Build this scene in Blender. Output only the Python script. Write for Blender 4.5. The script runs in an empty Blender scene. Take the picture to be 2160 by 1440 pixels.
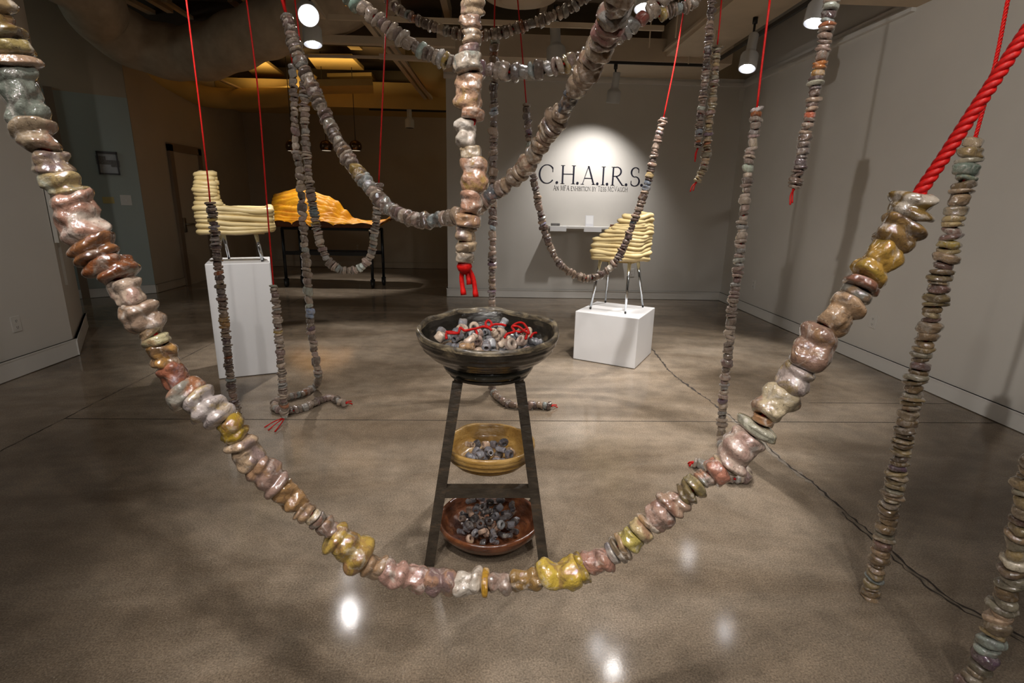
import bpy, bmesh, math, random
import numpy as np
from mathutils import Vector, Matrix, noise
PI = math.pi
SC = bpy.context.scene
COL = SC.collection

# ------------------------------------------------------------------ camera
F_PX = 1118.2; PITCH = .25823; ROLL = .021216; YAW = .041553; CAM_H = 1.45
_f0 = np.array([0, math.cos(PITCH), -math.sin(PITCH)])
_u0 = np.array([0, math.sin(PITCH), math.cos(PITCH)])
_r0 = np.array([1., 0, 0])
_rt = _r0*math.cos(ROLL)+_u0*math.sin(ROLL); _up = _u0*math.cos(ROLL)-_r0*math.sin(ROLL)
_M = np.array([[math.cos(YAW), math.sin(YAW), 0], [-math.sin(YAW), math.cos(YAW), 0], [0, 0, 1]])
FW = _M@_f0; RT = _M@_rt; UP = _M@_up
CO = np.array([0, 0, CAM_H])
cam_d = bpy.data.cameras.new('camera'); cam = bpy.data.objects.new('camera', cam_d); COL.objects.link(cam)
cam_d.sensor_width = 36; cam_d.lens = F_PX/2160*36; cam_d.clip_start = .05; cam_d.clip_end = 60
cam.matrix_world = Matrix(((RT[0], UP[0], -FW[0], 0), (RT[1], UP[1], -FW[1], 0), (RT[2], UP[2], -FW[2], CAM_H), (0, 0, 0, 1)))
SC.camera = cam
# ------------------------------------------------------------------ world, exposure, lights
W = bpy.data.worlds.new('world'); SC.world = W; W.use_nodes = True
W.node_tree.nodes['Background'].inputs[0].default_value = (1, .85, .68, 1)
W.node_tree.nodes['Background'].inputs[1].default_value = .02
SC.view_settings.view_transform = 'Standard'; SC.view_settings.look = 'None'
SC.view_settings.exposure = 0.0; SC.view_settings.gamma = 1.0
SC.view_settings.use_curve_mapping = False

def aim(o, p, t):
    d = (Vector(t)-Vector(p)).normalized()
    o.location = p; o.rotation_euler = d.to_track_quat('-Z', 'Y').to_euler()
def spot(name, p, t, power, size=60, blend=.35, color=(1, .95, .9), radius=.035):
    l = bpy.data.lights.new(name, 'SPOT'); l.energy = power; l.spot_size = math.radians(size)
    l.spot_blend = blend; l.color = color; l.shadow_soft_size = radius
    o = bpy.data.objects.new(name, l); COL.objects.link(o); aim(o, p, t); return o
def area(name, p, t, power, sx, sy, color):
    l = bpy.data.lights.new(name, 'AREA'); l.shape = 'RECTANGLE'; l.size = sx; l.size_y = sy
    l.energy = power; l.color = color
    o = bpy.data.objects.new(name, l); COL.objects.link(o); aim(o, p, t); return o
# ceiling spots above or behind the picture, some added for bead sparkle
WARM = (1, .95, .9)
spot('spot_above', (-1.1, -.7, 3.0), (.2, 1.3, .7), 75, 70)
spot('spot_above', (1.0, -.9, 3.0), (-.2, 1.3, .9), 88, 70)
spot('spot_above', (-.3, .1, 3.05), (.0, 2.2, .4), 120, 56, .5)
spot('spot_above', (-1.7, 2.6, 3.05), (-2.05, 4.5, 1.2), 150, 44, .3)
spot('spot_above', (1.0, 3.3, 3.1), (1.2, 4.95, .9), 280, 44, .3)
spot('spot_above', (.2, 2.9, 3.1), (.05, 2.6, .5), 70, 62, .4)
spot('spot_above', (-1.9, 1.0, 3.05), (-3.8, 3.4, 1.5), 105, 66, .7)
spot('spot_above', (-.5, .1, 3.05), (3.6, 3.5, 1.95), 330, 54, .7, radius=.02)
spot('spot_above', (-.9, .6, 3.05), (-.1, 1.6, 0), 85, 56, .7)
spot('spot_above', (.9, .6, 3.05), (.6, 1.7, 0), 75, 56, .7)
spot('spot_above', (-.5, -1.6, 3.0), (0, 1.2, .9), 38, 60, .5)
spot('spot_above', (.5, -1.7, 3.0), (0, 1.2, .9), 32, 60, .5)
spot('spot_above', (-1.0, 1.7, 3.05), (-1.1, 3.7, 1.2), 60, 66, .6, radius=.025)  # added for sparkle on the middle strands at left
spot('spot_above', (1.3, 1.6, 3.05), (1.35, 3.6, 1.6), 60, 66, .6, radius=.025)  # added for sparkle on the middle strands at right
for _p, _e in (((-.3, 3.0, 3.5), 6), ((-2.2, 3.3, 3.45), 2.5), ((.3, 5.4, 3.62), 3)):  # unseen fill points added to brighten the ceiling structure
    _l = bpy.data.lights.new('ceiling_fill_light', 'POINT'); _l.energy = _e; _l.color = (1, .86, .66); _l.shadow_soft_size = .12
    _o = bpy.data.objects.new('ceiling_fill_light', _l); COL.objects.link(_o); _o.location = _p
# ------------------------------------------------------------------ pixel helpers (a pixel of the photo turned into a point at a given depth)
def ray(x, y): return FW*F_PX+RT*(x-1080)-UP*(y-720)
def at_z(x, y, z=0.):
    d = ray(x, y); return Vector(CO+d*((z-CAM_H)/d[2]))
def at_y(x, y, Y):
    d = ray(x, y); return Vector(CO+d*(Y/d[1]))
def at_x(x, y, X):
    d = ray(x, y); return Vector(CO+d*(X/d[0]))
def depth(p): return float((np.array(p)-CO)@FW)

# ------------------------------------------------------------------ colour + materials
def lin(h):
    h = h.lstrip('#'); r = []
    for i in (0, 2, 4):
        c = int(h[i:i+2], 16)/255
        r.append(c/12.92 if c <= .04045 else ((c+.055)/1.055)**2.4)
    return (r[0], r[1], r[2], 1)
def new_mat(name):
    m = bpy.data.materials.new(name); m.use_nodes = True
    return m, m.node_tree, m.node_tree.nodes['Principled BSDF']
def N(nt, t, **kw):
    n = nt.nodes.new(t)
    for k, v in kw.items():
        if k.startswith('i_'): n.inputs[k[2:].replace('_', ' ')].default_value = v
        else: setattr(n, k, v)
    return n
def L(nt, a, b): nt.links.new(a, b)
def ramp(nt, src, stops):
    r = nt.nodes.new('ShaderNodeValToRGB'); L(nt, src, r.inputs[0])
    e = r.color_ramp.elements
    while len(e) < len(stops): e.new(.5)
    for i, (p, c) in enumerate(stops): e[i].position = p; e[i].color = c if len(c) == 4 else (*c, 1)
    return r
def mixc(nt, fac, a, b, mode='MIX'):
    m = nt.nodes.new('ShaderNodeMix'); m.data_type = 'RGBA'; m.blend_type = mode
    for s, v in ((0, fac), (6, a), (7, b)):
        if hasattr(v, 'node'): L(nt, v, m.inputs[s])
        else: m.inputs[s].default_value = v
    return m.outputs[2]
def noise_tex(nt, vec, scale, detail=4, rough=.55, dist=0):
    n = nt.nodes.new('ShaderNodeTexNoise'); n.inputs['Scale'].default_value = scale
    n.inputs['Detail'].default_value = detail; n.inputs['Roughness'].default_value = rough
    n.inputs['Distortion'].default_value = dist
    if vec is not None: L(nt, vec, n.inputs['Vector'])
    return n.outputs['Fac']
def bump(nt, src, b, strength, dist=.01):
    n = nt.nodes.new('ShaderNodeBump'); n.inputs['Strength'].default_value = strength
    n.inputs['Distance'].default_value = dist; L(nt, src, n.inputs['Height']); L(nt, n.outputs[0], b.inputs['Normal'])
def objvec(nt): return nt.nodes.new('ShaderNodeTexCoord').outputs['Object']

def plain(name, c, rough=.5, metal=0, spec=.5, var=.0, scale=8, bmp=0, bscale=60, coat=0):
    m, nt, b = new_mat(name)
    c = lin(c) if isinstance(c, str) else c
    v = objvec(nt)
    if var:
        n = noise_tex(nt, v, scale, 5)
        d = tuple(x*(1-var) for x in c[:3])+(1,); u = tuple(min(1, x*(1+var)) for x in c[:3])+(1,)
        r = ramp(nt, n, [(.3, d), (.7, u)]); L(nt, r.outputs[0], b.inputs['Base Color'])
    else: b.inputs['Base Color'].default_value = c
    b.inputs['Roughness'].default_value = rough; b.inputs['Metallic'].default_value = metal
    b.inputs['Specular IOR Level'].default_value = spec; b.inputs['Coat Weight'].default_value = coat
    b.inputs['Coat Roughness'].default_value = .08
    if bmp: bump(nt, noise_tex(nt, v, bscale, 4), b, bmp, .004)
    return m

def glaze(name, mottling, rough=.1, sc=1.0, gain=(.82, .76, .70, 1), second=('#7d5748', '#4f4038', '#b5aca0', '#6a5a60', '#8a6a4a', '#76807a', '#94746a', '#937a36')):
    """glazed ceramic: the object's own colour, clouded with a second glaze, a pale and a dark one, speckled and dimpled"""
    m, nt, b = new_mat(name)
    oi = nt.nodes.new('ShaderNodeObjectInfo')
    off = N(nt, 'ShaderNodeVectorMath', operation='SCALE'); off.inputs[0].default_value = (31, 17, 23)
    L(nt, oi.outputs['Random'], off.inputs['Scale'])
    add = N(nt, 'ShaderNodeVectorMath', operation='ADD'); L(nt, objvec(nt), add.inputs[0]); L(nt, off.outputs[0], add.inputs[1])
    v = add.outputs[0]
    base = mixc(nt, 1.0, oi.outputs['Color'], gain, 'MULTIPLY')
    r2 = ramp(nt, oi.outputs['Random'], [(p_, lin(c_)) for p_, c_ in zip((0, .16, .32, .46, .6, .74, .84, .94), second)])
    r2.color_ramp.interpolation = 'CONSTANT'
    n4 = noise_tex(nt, v, 19*sc, 3, .55, 1.0)
    f4 = ramp(nt, n4, [(.50, (0, 0, 0)), (.62, (mottling*.8,)*3)])
    c = mixc(nt, f4.outputs[0], base, r2.outputs[0])
    n1 = noise_tex(nt, v, 30*sc, 4, .6, 1.2)
    pale = mixc(nt, .6, base, (.6, .55, .5, 1))
    f1 = ramp(nt, n1, [(.55, (0, 0, 0)), (.68, (mottling*.9,)*3)])
    c = mixc(nt, f1.outputs[0], c, pale)  # added bare spot for the chaise, hidden behind a lit can lamp
    n2 = noise_tex(nt, v, 24*sc, 6, .7, 1.6)
    f2 = ramp(nt, n2, [(.54, (0, 0, 0)), (.66, (mottling*.85,)*3)])
    dark = mixc(nt, .8, base, (.05, .032, .028, 1))
    c = mixc(nt, f2.outputs[0], c, dark)
    n3 = noise_tex(nt, v, 240, 2)
    f3 = ramp(nt, n3, [(.62, (0, 0, 0)), (.72, (.6, .6, .6))])
    c = mixc(nt, f3.outputs[0], c, (.05, .035, .03, 1))
    L(nt, c, b.inputs['Base Color'])
    b.inputs['Roughness'].default_value = rough
    b.inputs['Coat Weight'].default_value = 1.0; b.inputs['Coat Roughness'].default_value = .03; b.inputs['Specular IOR Level'].default_value = .75
    h = N(nt, 'ShaderNodeMath', operation='MULTIPLY_ADD'); L(nt, noise_tex(nt, v, 130, 3, .6), h.inputs[0]); h.inputs[1].default_value = .35
    L(nt, noise_tex(nt, v, 48*sc, 3, .5, .6), h.inputs[2])
    bump(nt, h.outputs[0], b, .38, .010)
    return m

M = {}
M['glaze'] = glaze('glazed_ceramic', .9, .09)
M['glaze_small'] = glaze('glazed_small_bead', .6, .10, 1.5, (1.3, 1.23, 1.17, 1), ['#7a6f64', '#544b44', '#a8a296', '#6e6a6a', '#7d6c58', '#70746e', '#80706a', '#857650'])
M['wall'] = plain('wall_paint', (.60, .575, .53, 1), .85, var=.03, scale=1.5, bmp=.05, bscale=200, spec=.25)
M['wall_cool'] = plain('cool_lit_wall_paint', (.36, .41, .385, 1), .8, var=.03, scale=1.5, spec=.3)  # dim greenish light on a white wall mixed into this colour
M['wall_rear'] = plain('warm_lit_rear_paint', (.42, .35, .26, 1), .85, var=.04, scale=1.5, spec=.25)  # warm dim light on white paint, put into this beige
M['jamb'] = plain('brown_door_jamb', (.2, .14, .09, 1), .6)
M['trim'] = plain('trim_paint', (.68, .66, .62, 1), .5, var=.02, scale=3)
M['ceil'] = plain('ceiling_deck_paint', (.10, .07, .045, 1), .9, var=.2, scale=2)
M['beam'] = plain('beige_beam_paint', (.55, .45, .33, 1), .75, var=.06, scale=4)
M['panel'] = plain('warm_lit_ochre_panel', (.55, .38, .13, 1), .8, var=.06, scale=3)  # the rear room's warm yellow light put into the panel paint
M['duct'] = plain('duct_wrap', (.42, .33, .235, 1), .8, var=.15, scale=6, bmp=.6, bscale=9)
M['white_metal'] = plain('white_enamel', (.55, .56, .56, 1), .4)
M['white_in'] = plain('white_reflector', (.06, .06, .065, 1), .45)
M['black'] = plain('black_plastic', (.015, .014, .013, 1), .5)
M['pedestal'] = plain('pedestal_paint', (.78, .78, .79, 1), .45, var=.015, scale=5)
M['chrome'] = plain('chrome', (.62, .66, .7, 1), .12, metal=1)
M['rubber'] = plain('rubber_foot', (.02, .02, .02, 1), .6)
M['black_metal'] = plain('black_steel', (.035, .04, .045, 1), .28, metal=.7)
M['card'] = plain('white_card', (.8, .8, .8, 1), .6)
M['cards_grey'] = plain('grey_card', (.16, .155, .15, 1), .6, var=.3, scale=60)
M['ink'] = plain('dark_vinyl', (.008, .008, .02, 1), .4)
M['acrylic'] = plain('clear_acrylic_card', (.7, .7, .72, 1), .15)
M['plate'] = plain('cover_plate', (.62, .6, .56, 1), .4)
M['slot'] = plain('socket_slot', (.08, .08, .08, 1), .5)
M['gold_plate'] = plain('ochre_plate', (.45, .36, .12, 1), .45)
M['frame'] = plain('dark_frame', (.03, .03, .035, 1), .4)
M['notice'] = plain('grey_notice', (.36, .38, .4, 1), .4, var=.25, scale=9)
M['brass'] = plain('dull_metal', (.3, .26, .2, 1), .4, metal=.8)
def lens_mat():
    m, nt, b = new_mat('lamp_lens')
    b.inputs['Base Color'].default_value = (1, 1, 1, 1)
    b.inputs['Emission Color'].default_value = (.95, .96, 1, 1); b.inputs['Emission Strength'].default_value = 55
    return m
M['lens'] = lens_mat()
M['lens_off'] = plain('unlit_lens', (.5, .5, .5, 1), .2)
def warm_lens():
    m, nt, b = new_mat('warm_pendant_lens')
    b.inputs['Emission Color'].default_value = (1, .82, .6, 1); b.inputs['Emission Strength'].default_value = .5
    return m
M['warm_lens'] = warm_lens()
M['copper'] = plain('dark_pendant_metal', (.16, .1, .06, 1), .25, metal=.9)
def rope_mat():
    m, nt, b = new_mat('red_rope')
    v = objvec(nt)
    r = ramp(nt, noise_tex(nt, v, 160, 3), [(.3, (.36, .004, .004)), (.7, (.54, .010, .007))])
    L(nt, r.outputs[0], b.inputs['Base Color']); b.inputs['Roughness'].default_value = .5; b.inputs['Specular IOR Level'].default_value = .2
    bump(nt, noise_tex(nt, v, 500, 2), b, .25, .001)
    return m
M['rope'] = rope_mat()
def coil_mat(name, c1, c2, rough=.5, sc=5, bsc=40, bst=.15):
    m, nt, b = new_mat(name); v = objvec(nt)
    r = ramp(nt, noise_tex(nt, v, sc, 5), [(.3, c1), (.7, c2)])
    L(nt, r.outputs[0], b.inputs['Base Color']); b.inputs['Roughness'].default_value = rough
    bump(nt, noise_tex(nt, v, bsc, 4), b, bst, .006)
    return m
M['cream'] = coil_mat('cream_plaster', (.66, .5, .22), (.76, .62, .34), .42)
M['orange'] = coil_mat('marigold_plaster', (.58, .21, .002), (.86, .40, .004), .5, 6, 30, .6)
M['umber'] = coil_mat('umber_underside_shade', (.1, .03, .01), (.2, .06, .015), .6, 8)  # chaise underside's shade painted as umber; also colours a brown card stack
def bowl_mat(name, stops, rough, sc=9):
    m, nt, b = new_mat(name); v = objvec(nt)
    mp = nt.nodes.new('ShaderNodeMapping'); mp.inputs['Scale'].default_value = (1, 1, 2.6); L(nt, v, mp.inputs[0])
    r = ramp(nt, noise_tex(nt, mp.outputs[0], sc, 7, .65, .6), stops)
    f = ramp(nt, noise_tex(nt, v, 120, 2), [(.6, (0, 0, 0)), (.75, (.5, .5, .5))])
    c = mixc(nt, f.outputs[0], r.outputs[0], tuple(x*.35 for x in stops[0][1])+(1,))
    L(nt, c, b.inputs['Base Color']); b.inputs['Roughness'].default_value = rough
    b.inputs['Coat Weight'].default_value = .4; b.inputs['Coat Roughness'].default_value = .12
    bump(nt, noise_tex(nt, mp.outputs[0], 26, 6), b, .5, .008)
    return m
M['bowl_black'] = bowl_mat('black_glaze', [(.35, (.008, .007, .006)), (.58, (.022, .018, .013)), (.7, (.09, .07, .045)), (.82, (.22, .17, .11))], .22)
M['bowl_foot'] = bowl_mat('black_green_glaze', [(.3, (.008, .009, .008)), (.6, (.02, .022, .016)), (.8, (.06, .06, .035))], .22)
M['bowl_rim'] = bowl_mat('worn_rim_glaze', [(.36, (.02, .016, .012)), (.5, (.10, .078, .05)), (.68, (.30, .235, .14))], .45, 16)
M['bowl_yellow'] = bowl_mat('ochre_glaze', [(.3, (.26, .13, .03)), (.5, (.42, .24, .06)), (.7, (.52, .33, .12))], .35)
M['bowl_brown'] = bowl_mat('red_brown_glaze', [(.3, (.05, .016, .007)), (.5, (.14, .045, .018)), (.68, (.24, .085, .03)), (.8, (.3, .16, .09))], .25)
M['steel'] = bowl_mat('dark_waxed_steel', [(.3, (.022, .016, .011)), (.55, (.046, .036, .026)), (.75, (.10, .062, .035))], .34, 12)

def floor_mat():
    m, nt, b = new_mat('polished_concrete'); v = objvec(nt)
    mp = nt.nodes.new('ShaderNodeMapping'); mp.inputs['Scale'].default_value = (.55, 1.3, 1); mp.inputs['Rotation'].default_value = (0, 0, .25); L(nt, v, mp.inputs[0])
    big = noise_tex(nt, mp.outputs[0], 1.0, 6, .6, .6)
    r1 = ramp(nt, big, [(.28, (.105, .078, .053)), (.46, (.20, .157, .115)), (.6, (.285, .232, .178)), (.76, (.35, .295, .235))])
    mid = noise_tex(nt, v, 7, 6, .65)
    r2 = ramp(nt, mid, [(.3, (.74, .74, .74)), (.7, (1.12, 1.1, 1.08))])
    c = mixc(nt, 1.0, r1.outputs[0], r2.outputs[0], 'MULTIPLY')
    fine = noise_tex(nt, v, 150, 3, .7)
    r3 = ramp(nt, fine, [(.32, (.5, .48, .45)), (.5, (1, 1, 1)), (.64, (1.5, 1.48, 1.42))])
    c = mixc(nt, .75, c, r3.outputs[0], 'MULTIPLY')
    vo = nt.nodes.new('ShaderNodeTexVoronoi'); vo.inputs['Scale'].default_value = 105; L(nt, v, vo.inputs['Vector'])
    rv = ramp(nt, vo.outputs['Distance'], [(.12, (.75, .75, .75)), (.24, (0, 0, 0))])
    wn = noise_tex(nt, v, 40, 2)
    rw = ramp(nt, wn, [(.5, (0, 0, 0)), (.6, (.6, .6, .6))])
    ff = N(nt, 'ShaderNodeMath', operation='MULTIPLY'); L(nt, rv.outputs[0], ff.inputs[0]); L(nt, rw.outputs[0], ff.inputs[1])
    c = mixc(nt, ff.outputs[0], c, (.4, .36, .3, 1))
    L(nt, c, b.inputs['Base Color'])
    rr = ramp(nt, mid, [(.3, (.08, .08, .08)), (.7, (.125, .125, .125))]); L(nt, rr.outputs[0], b.inputs['Roughness'])
    b.inputs['Specular IOR Level'].default_value = .28
    bump(nt, fine, b, .04, .002)
    return m
M['floor'] = floor_mat()
M['crack'] = plain('crack_dirt', (.03, .022, .016, 1), .9)
M['filler'] = plain('crack_filler', (.17, .137, .10, 1), .6, var=.4, scale=22)

# ------------------------------------------------------------------ mesh helpers
def tag(o, label, cat, group=None):
    o['label'] = label; o['category'] = cat
    if group: o['group'] = group
    return o
def empty(name, label, cat, loc=(0, 0, 0), group=None):
    o = bpy.data.objects.new(name, None); COL.objects.link(o); o.location = loc; o.empty_display_size = .05
    return tag(o, label, cat, group)
def struct(o): o['kind'] = 'structure'; return o
def obj(name, verts, faces, mat, parent=None, smooth=True, loc=None):
    """verts in world space; the object's origin goes to loc (or the parent's origin)"""
    me = bpy.data.meshes.new(name)
    base = Vector(parent.location) if parent is not None and loc is None and parent.parent is None else Vector((0, 0, 0))
    if loc is not None: base = Vector(loc)
    me.from_pydata([tuple(Vector(v)-base) for v in verts], [], faces); me.update()
    if smooth: me.polygons.foreach_set('use_smooth', [True]*len(me.polygons))
    me.materials.append(mat)
    o = bpy.data.objects.new(name, me); COL.objects.link(o)
    if parent is not None:
        o.parent = parent
        if loc is not None: o.location = base-Vector(parent.location)
    else: o.location = base
    return o
def sub(name, verts, faces, mat, part, smooth=True):
    """a sub-part: verts in world space, under a part whose thing is part.parent"""
    me = bpy.data.meshes.new(name)
    base = Vector(part.parent.location)+Vector(part.location) if part.parent else Vector(part.location)
    me.from_pydata([tuple(Vector(v)-base) for v in verts], [], faces); me.update()
    if smooth: me.polygons.foreach_set('use_smooth', [True]*len(me.polygons))
    me.materials.append(mat)
    o = bpy.data.objects.new(name, me); COL.objects.link(o); o.parent = part; return o
class MB:
    def __init__(s): s.v = []; s.f = []
    def add(s, v, f):
        n = len(s.v); s.v += [Vector(x) for x in v]; s.f += [tuple(i+n for i in q) for q in f]; return s
    def box(s, x0, x1, y0, y1, z0, z1, mtx=None, bev=0):
        vs = [Vector((x, y, z)) for x in (x0, x1) for y in (y0, y1) for z in (z0, z1)]
        fs = [(0, 1, 3, 2), (4, 6, 7, 5), (0, 4, 5, 1), (2, 3, 7, 6), (0, 2, 6, 4), (1, 5, 7, 3)]
        if bev:
            bm = bmesh.new(); bv = [bm.verts.new(v) for v in vs]
            for q in fs: bm.faces.new([bv[i] for i in q])
            bmesh.ops.bevel(bm, geom=list(bm.edges), offset=bev, segments=2, affect='EDGES', profile=.5)
            bm.verts.index_update()
            vs = [v.co.copy() for v in bm.verts]; fs = [tuple(v.index for v in q.verts) for q in bm.faces]; bm.free()
        if mtx is not None: vs = [mtx@v for v in vs]
        return s.add(vs, fs)
    def prism(s, poly, z0, z1):
        n = len(poly)
        vs = [(p[0], p[1], z0) for p in poly]+[(p[0], p[1], z1) for p in poly]
        fs = [tuple(range(n))[::-1], tuple(range(n, 2*n))]+[(i, (i+1) % n, n+(i+1) % n, n+i) for i in range(n)]
        return s.add(vs, fs)
    def bar(s, a, b, w, h, up=(0, 0, 1)):
        a = Vector(a); b = Vector(b); d = (b-a).normalized(); u = Vector(up)
        sd = d.cross(u).normalized()*w/2; u2 = sd.cross(d).normalized()*h/2
        vs = [p+x*sd+y*u2 for p in (a, b) for x, y in ((-1, -1), (1, -1), (1, 1), (-1, 1))]
        return s.add(vs, [(3, 2, 1, 0), (4, 5, 6, 7)]+[(i, (i+1) % 4, 4+(i+1) % 4, 4+i) for i in range(4)])
    def tube(s, pts, r, n=10, caps=True, closed=False, ell=None):
        """ell=(a,b): flat cross-section, a sideways and b upward"""
        pts = [Vector(p) for p in pts]; m = len(pts); prev = None; vs = []
        rf = r if callable(r) else (lambda t: r)
        for i, p in enumerate(pts):
            if closed: t = pts[(i+1) % m]-pts[i-1]
            else: t = pts[min(i+1, m-1)]-pts[max(i-1, 0)]
            if t.length < 1e-9: t = Vector((0, 0, 1))
            t.normalize()
            if ell:
                x = t.cross(Vector((0, 0, 1))).normalized(); y = Vector((0, 0, 1))
            else:
                if prev is None:
                    a = Vector((0, 0, 1)) if abs(t.z) < .9 else Vector((1, 0, 0)); x = t.cross(a).normalized()
                else:
                    x = prev-t*prev.dot(t)
                    if x.length < 1e-6: x = t.cross(Vector((0.3, .5, .8)))
                    x.normalize()
                prev = x; y = t.cross(x)
            k = rf(i/(m-1 if not closed else m))
            for j in range(n):
                an = 2*PI*j/n
                if ell: vs.append(p+x*math.cos(an)*ell[0]*k+y*math.sin(an)*ell[1]*k)
                else: vs.append(p+(x*math.cos(an)+y*math.sin(an))*k)
        fs = []
        for i in range(m if closed else m-1):
            for j in range(n):
                a = i*n+j; b_ = i*n+(j+1) % n; c = ((i+1) % m)*n+(j+1) % n; d = ((i+1) % m)*n+j
                fs.append((a, b_, c, d))
        if caps and not closed:
            fs.append(tuple(range(n))[::-1]); fs.append(tuple(range((m-1)*n, m*n)))
        return s.add(vs, fs)
    def lathe(s, prof, c, n=40, wob=None):
        """prof: [(r,z)...] around the vertical through c; r=0 ends close"""
        c = Vector(c); vs = []; rows = []
        for k, (r, z) in enumerate(prof):
            row = []
            if r <= 1e-6: vs.append(c+Vector((0, 0, z))); row = [len(vs)-1]*n
            else:
                for j in range(n):
                    a = 2*PI*j/n
                    dr, dz = wob(k, a, r, z) if wob else (0, 0)
                    vs.append(c+Vector(((r+dr)*math.cos(a), (r+dr)*math.sin(a), z+dz))); row.append(len(vs)-1)
            rows.append(row)
        fs = []
        for k in range(len(rows)-1):
            for j in range(n):
                q = []
                for i in (rows[k][j], rows[k][(j+1) % n], rows[k+1][(j+1) % n], rows[k+1][j]):
                    if i not in q: q.append(i)
                if len(q) > 2: fs.append(tuple(q))
        return s.add(vs, fs)
    def put(s, name, mat, parent=None, smooth=False, loc=None): return obj(name, s.v, s.f, mat, parent, smooth, loc)
    def putsub(s, name, mat, part, smooth=False): return sub(name, s.v, s.f, mat, part, smooth)
def catmull(pts, step=.02):
    pts = [Vector(p) for p in pts]
    if len(pts) < 3:
        n = max(2, int((pts[1]-pts[0]).length/step)); return [pts[0].lerp(pts[1], i/n) for i in range(n+1)]
    P = [pts[0]*2-pts[1]]+pts+[pts[-1]*2-pts[-2]]; out = []
    for i in range(1, len(P)-2):
        a, b, c, d = P[i-1:i+3]; n = max(2, int((c-b).length/step))
        for k in range(n):
            t = k/n
            out.append(.5*((2*b)+(c-a)*t+(2*a-5*b+4*c-d)*t*t+(3*b-a-3*c+d)*t**3))
    out.append(pts[-1]); return out
class Path:
    def __init__(s, pts):
        s.p = pts; s.l = [0]
        for a, b in zip(pts, pts[1:]): s.l.append(s.l[-1]+(b-a).length)
        s.len = s.l[-1]
    def at(s, d):
        d = min(max(d, 0), s.len); import bisect
        i = min(max(bisect.bisect_right(s.l, d)-1, 0), len(s.p)-2)
        t = (d-s.l[i])/max(1e-9, s.l[i+1]-s.l[i])
        return s.p[i].lerp(s.p[i+1], t)

# ------------------------------------------------------------------ the room
RX = 3.62; LX = -3.8; BY = 8.18; FARY = 11.6; TOP = 3.9
def wall(name, poly, z0, z1, mat='wall'):
    return struct(MB().prism(poly, z0, z1).put(name, M[mat]))
fl = struct(MB().box(-9, 5, -4.2, 13, -.2, 0).put('floor', M['floor']))
struct(MB().box(-9, 5, -4.2, 13, TOP, TOP+.15).put('ceiling', M['ceil']))
wall('wall_right', [(RX, -4), (RX+.2, -4), (RX+.2, 12), (RX, 12)], 0, TOP)
wall('wall_back', [(-.67, BY), (RX, BY), (RX, BY+.22), (-.67, BY+.22)], 0, 3.2)
wall('wall_left', [(LX, -4), (LX, 4.81), (-4.5, 5.9), (-4.72, 5.75), (-4.02, 4.6), (-4.02, -4)], 0, TOP)
wall('wall_behind', [(-9, -4), (RX, -4), (RX, -4.2), (-9, -4.2)], 0, TOP)
te0 = Vector((-5.776, 7.584, 0)); te1 = Vector((-5.06, 8.13, 0)); td = (te1-te0).normalized(); tn = Vector((-td.y, td.x, 0))
ta = te0-td*1.6
wall('wall_alcove', [ta.xy, te1.xy, (te1+tn*.12).xy, (ta+tn*.12).xy], 0, 2.72, 'wall_cool')
wall('wall_bulkhead', [(te0-td*1.6).xy, te1.xy, (te1+tn*.12).xy, (te0-td*1.6+tn*.12).xy], 2.72, TOP, 'wall_rear')
wall('wall_side', [(-5.06, 8.135), (-5.02, FARY), (-5.2, FARY), (-5.2, 8.23)], 0, TOP, 'wall_rear')
wall('wall_far', [(-5.2, FARY), (RX, FARY), (RX, FARY+.2), (-5.2, FARY+.2)], 0, TOP, 'wall_rear')
wall('wall_hall', [(-8.9, -4), (-8.8, -4), (-8.8, 9), (-8.9, 9)], 0, TOP, 'wall_cool')
def base_strip(name, a, b, nrm, h=.13, t=.018, mat='trim'):
    a = Vector((*a, 0)); b = Vector((*b, 0)); n = Vector((*nrm, 0))*t
    m = MB(); m.prism([a.xy, b.xy, (b+n).xy, (a+n).xy], .006, h); m.prism([a.xy, b.xy, (b+n*1.25).xy, (a+n*1.25).xy], h-.012, h)
    struct(m.put(name, M[mat]))
base_strip('baseboard_right', (RX, -4), (RX, BY), (-1, 0))
base_strip('baseboard_back', (-.688, BY), (RX-.02, BY), (0, -1))
base_strip('baseboard_partition', (-.67, BY-.018), (-.67, BY+.22), (-1, 0))
base_strip('baseboard_left', (LX, -4), (LX, 4.815), (1, 0), .16)
dlx = Vector((-.7, 1.09, 0)).normalized()
base_strip('baseboard_return', (LX+.01, 4.815), (-4.49, 5.905), (dlx.y, -dlx.x), .16)
base_strip('baseboard_alcove', ta.xy, te1.xy, (-tn).xy, .13)
base_strip('baseboard_side', (-5.06, 8.15), (-5.02, FARY), (1, 0), .13, mat='wall_rear')
base_strip('baseboard_far', (-5.0, FARY), (RX, FARY), (0, -1), .13, mat='wall_rear')
# picture rail along the wall tops
struct(MB().box(-.7, RX, BY-.045, BY, 3.10, 3.15).box(-.7, RX, BY-.03, BY, 3.15, 3.2).put('trim_1', M['trim']))
struct(MB().box(RX-.045, RX, 5.0, BY-.04, 3.10, 3.15).box(RX-.03, RX, 5.0, BY, 3.15, 3.2).put('trim_2', M['trim']))
# stepped ledge on the end of the left wall
struct(MB().prism([(-3.8, 4.82), (-3.77, 4.83), (-4.02, 5.22), (-4.05, 5.21)], 1.02, 1.55).prism([(-3.95, 5.0), (-3.91, 5.02), (-4.2, 5.47), (-4.24, 5.45)], .62, 1.02).put('trim_3', M['wall']))
# door jamb in the alcove
ja = te0+td*.02
struct(MB().prism([(ja-tn*.035).xy, (ja+td*.09-tn*.035).xy, (ja+td*.09).xy, ja.xy], 0, 2.75).put('trim_4', M['jamb']))
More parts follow.
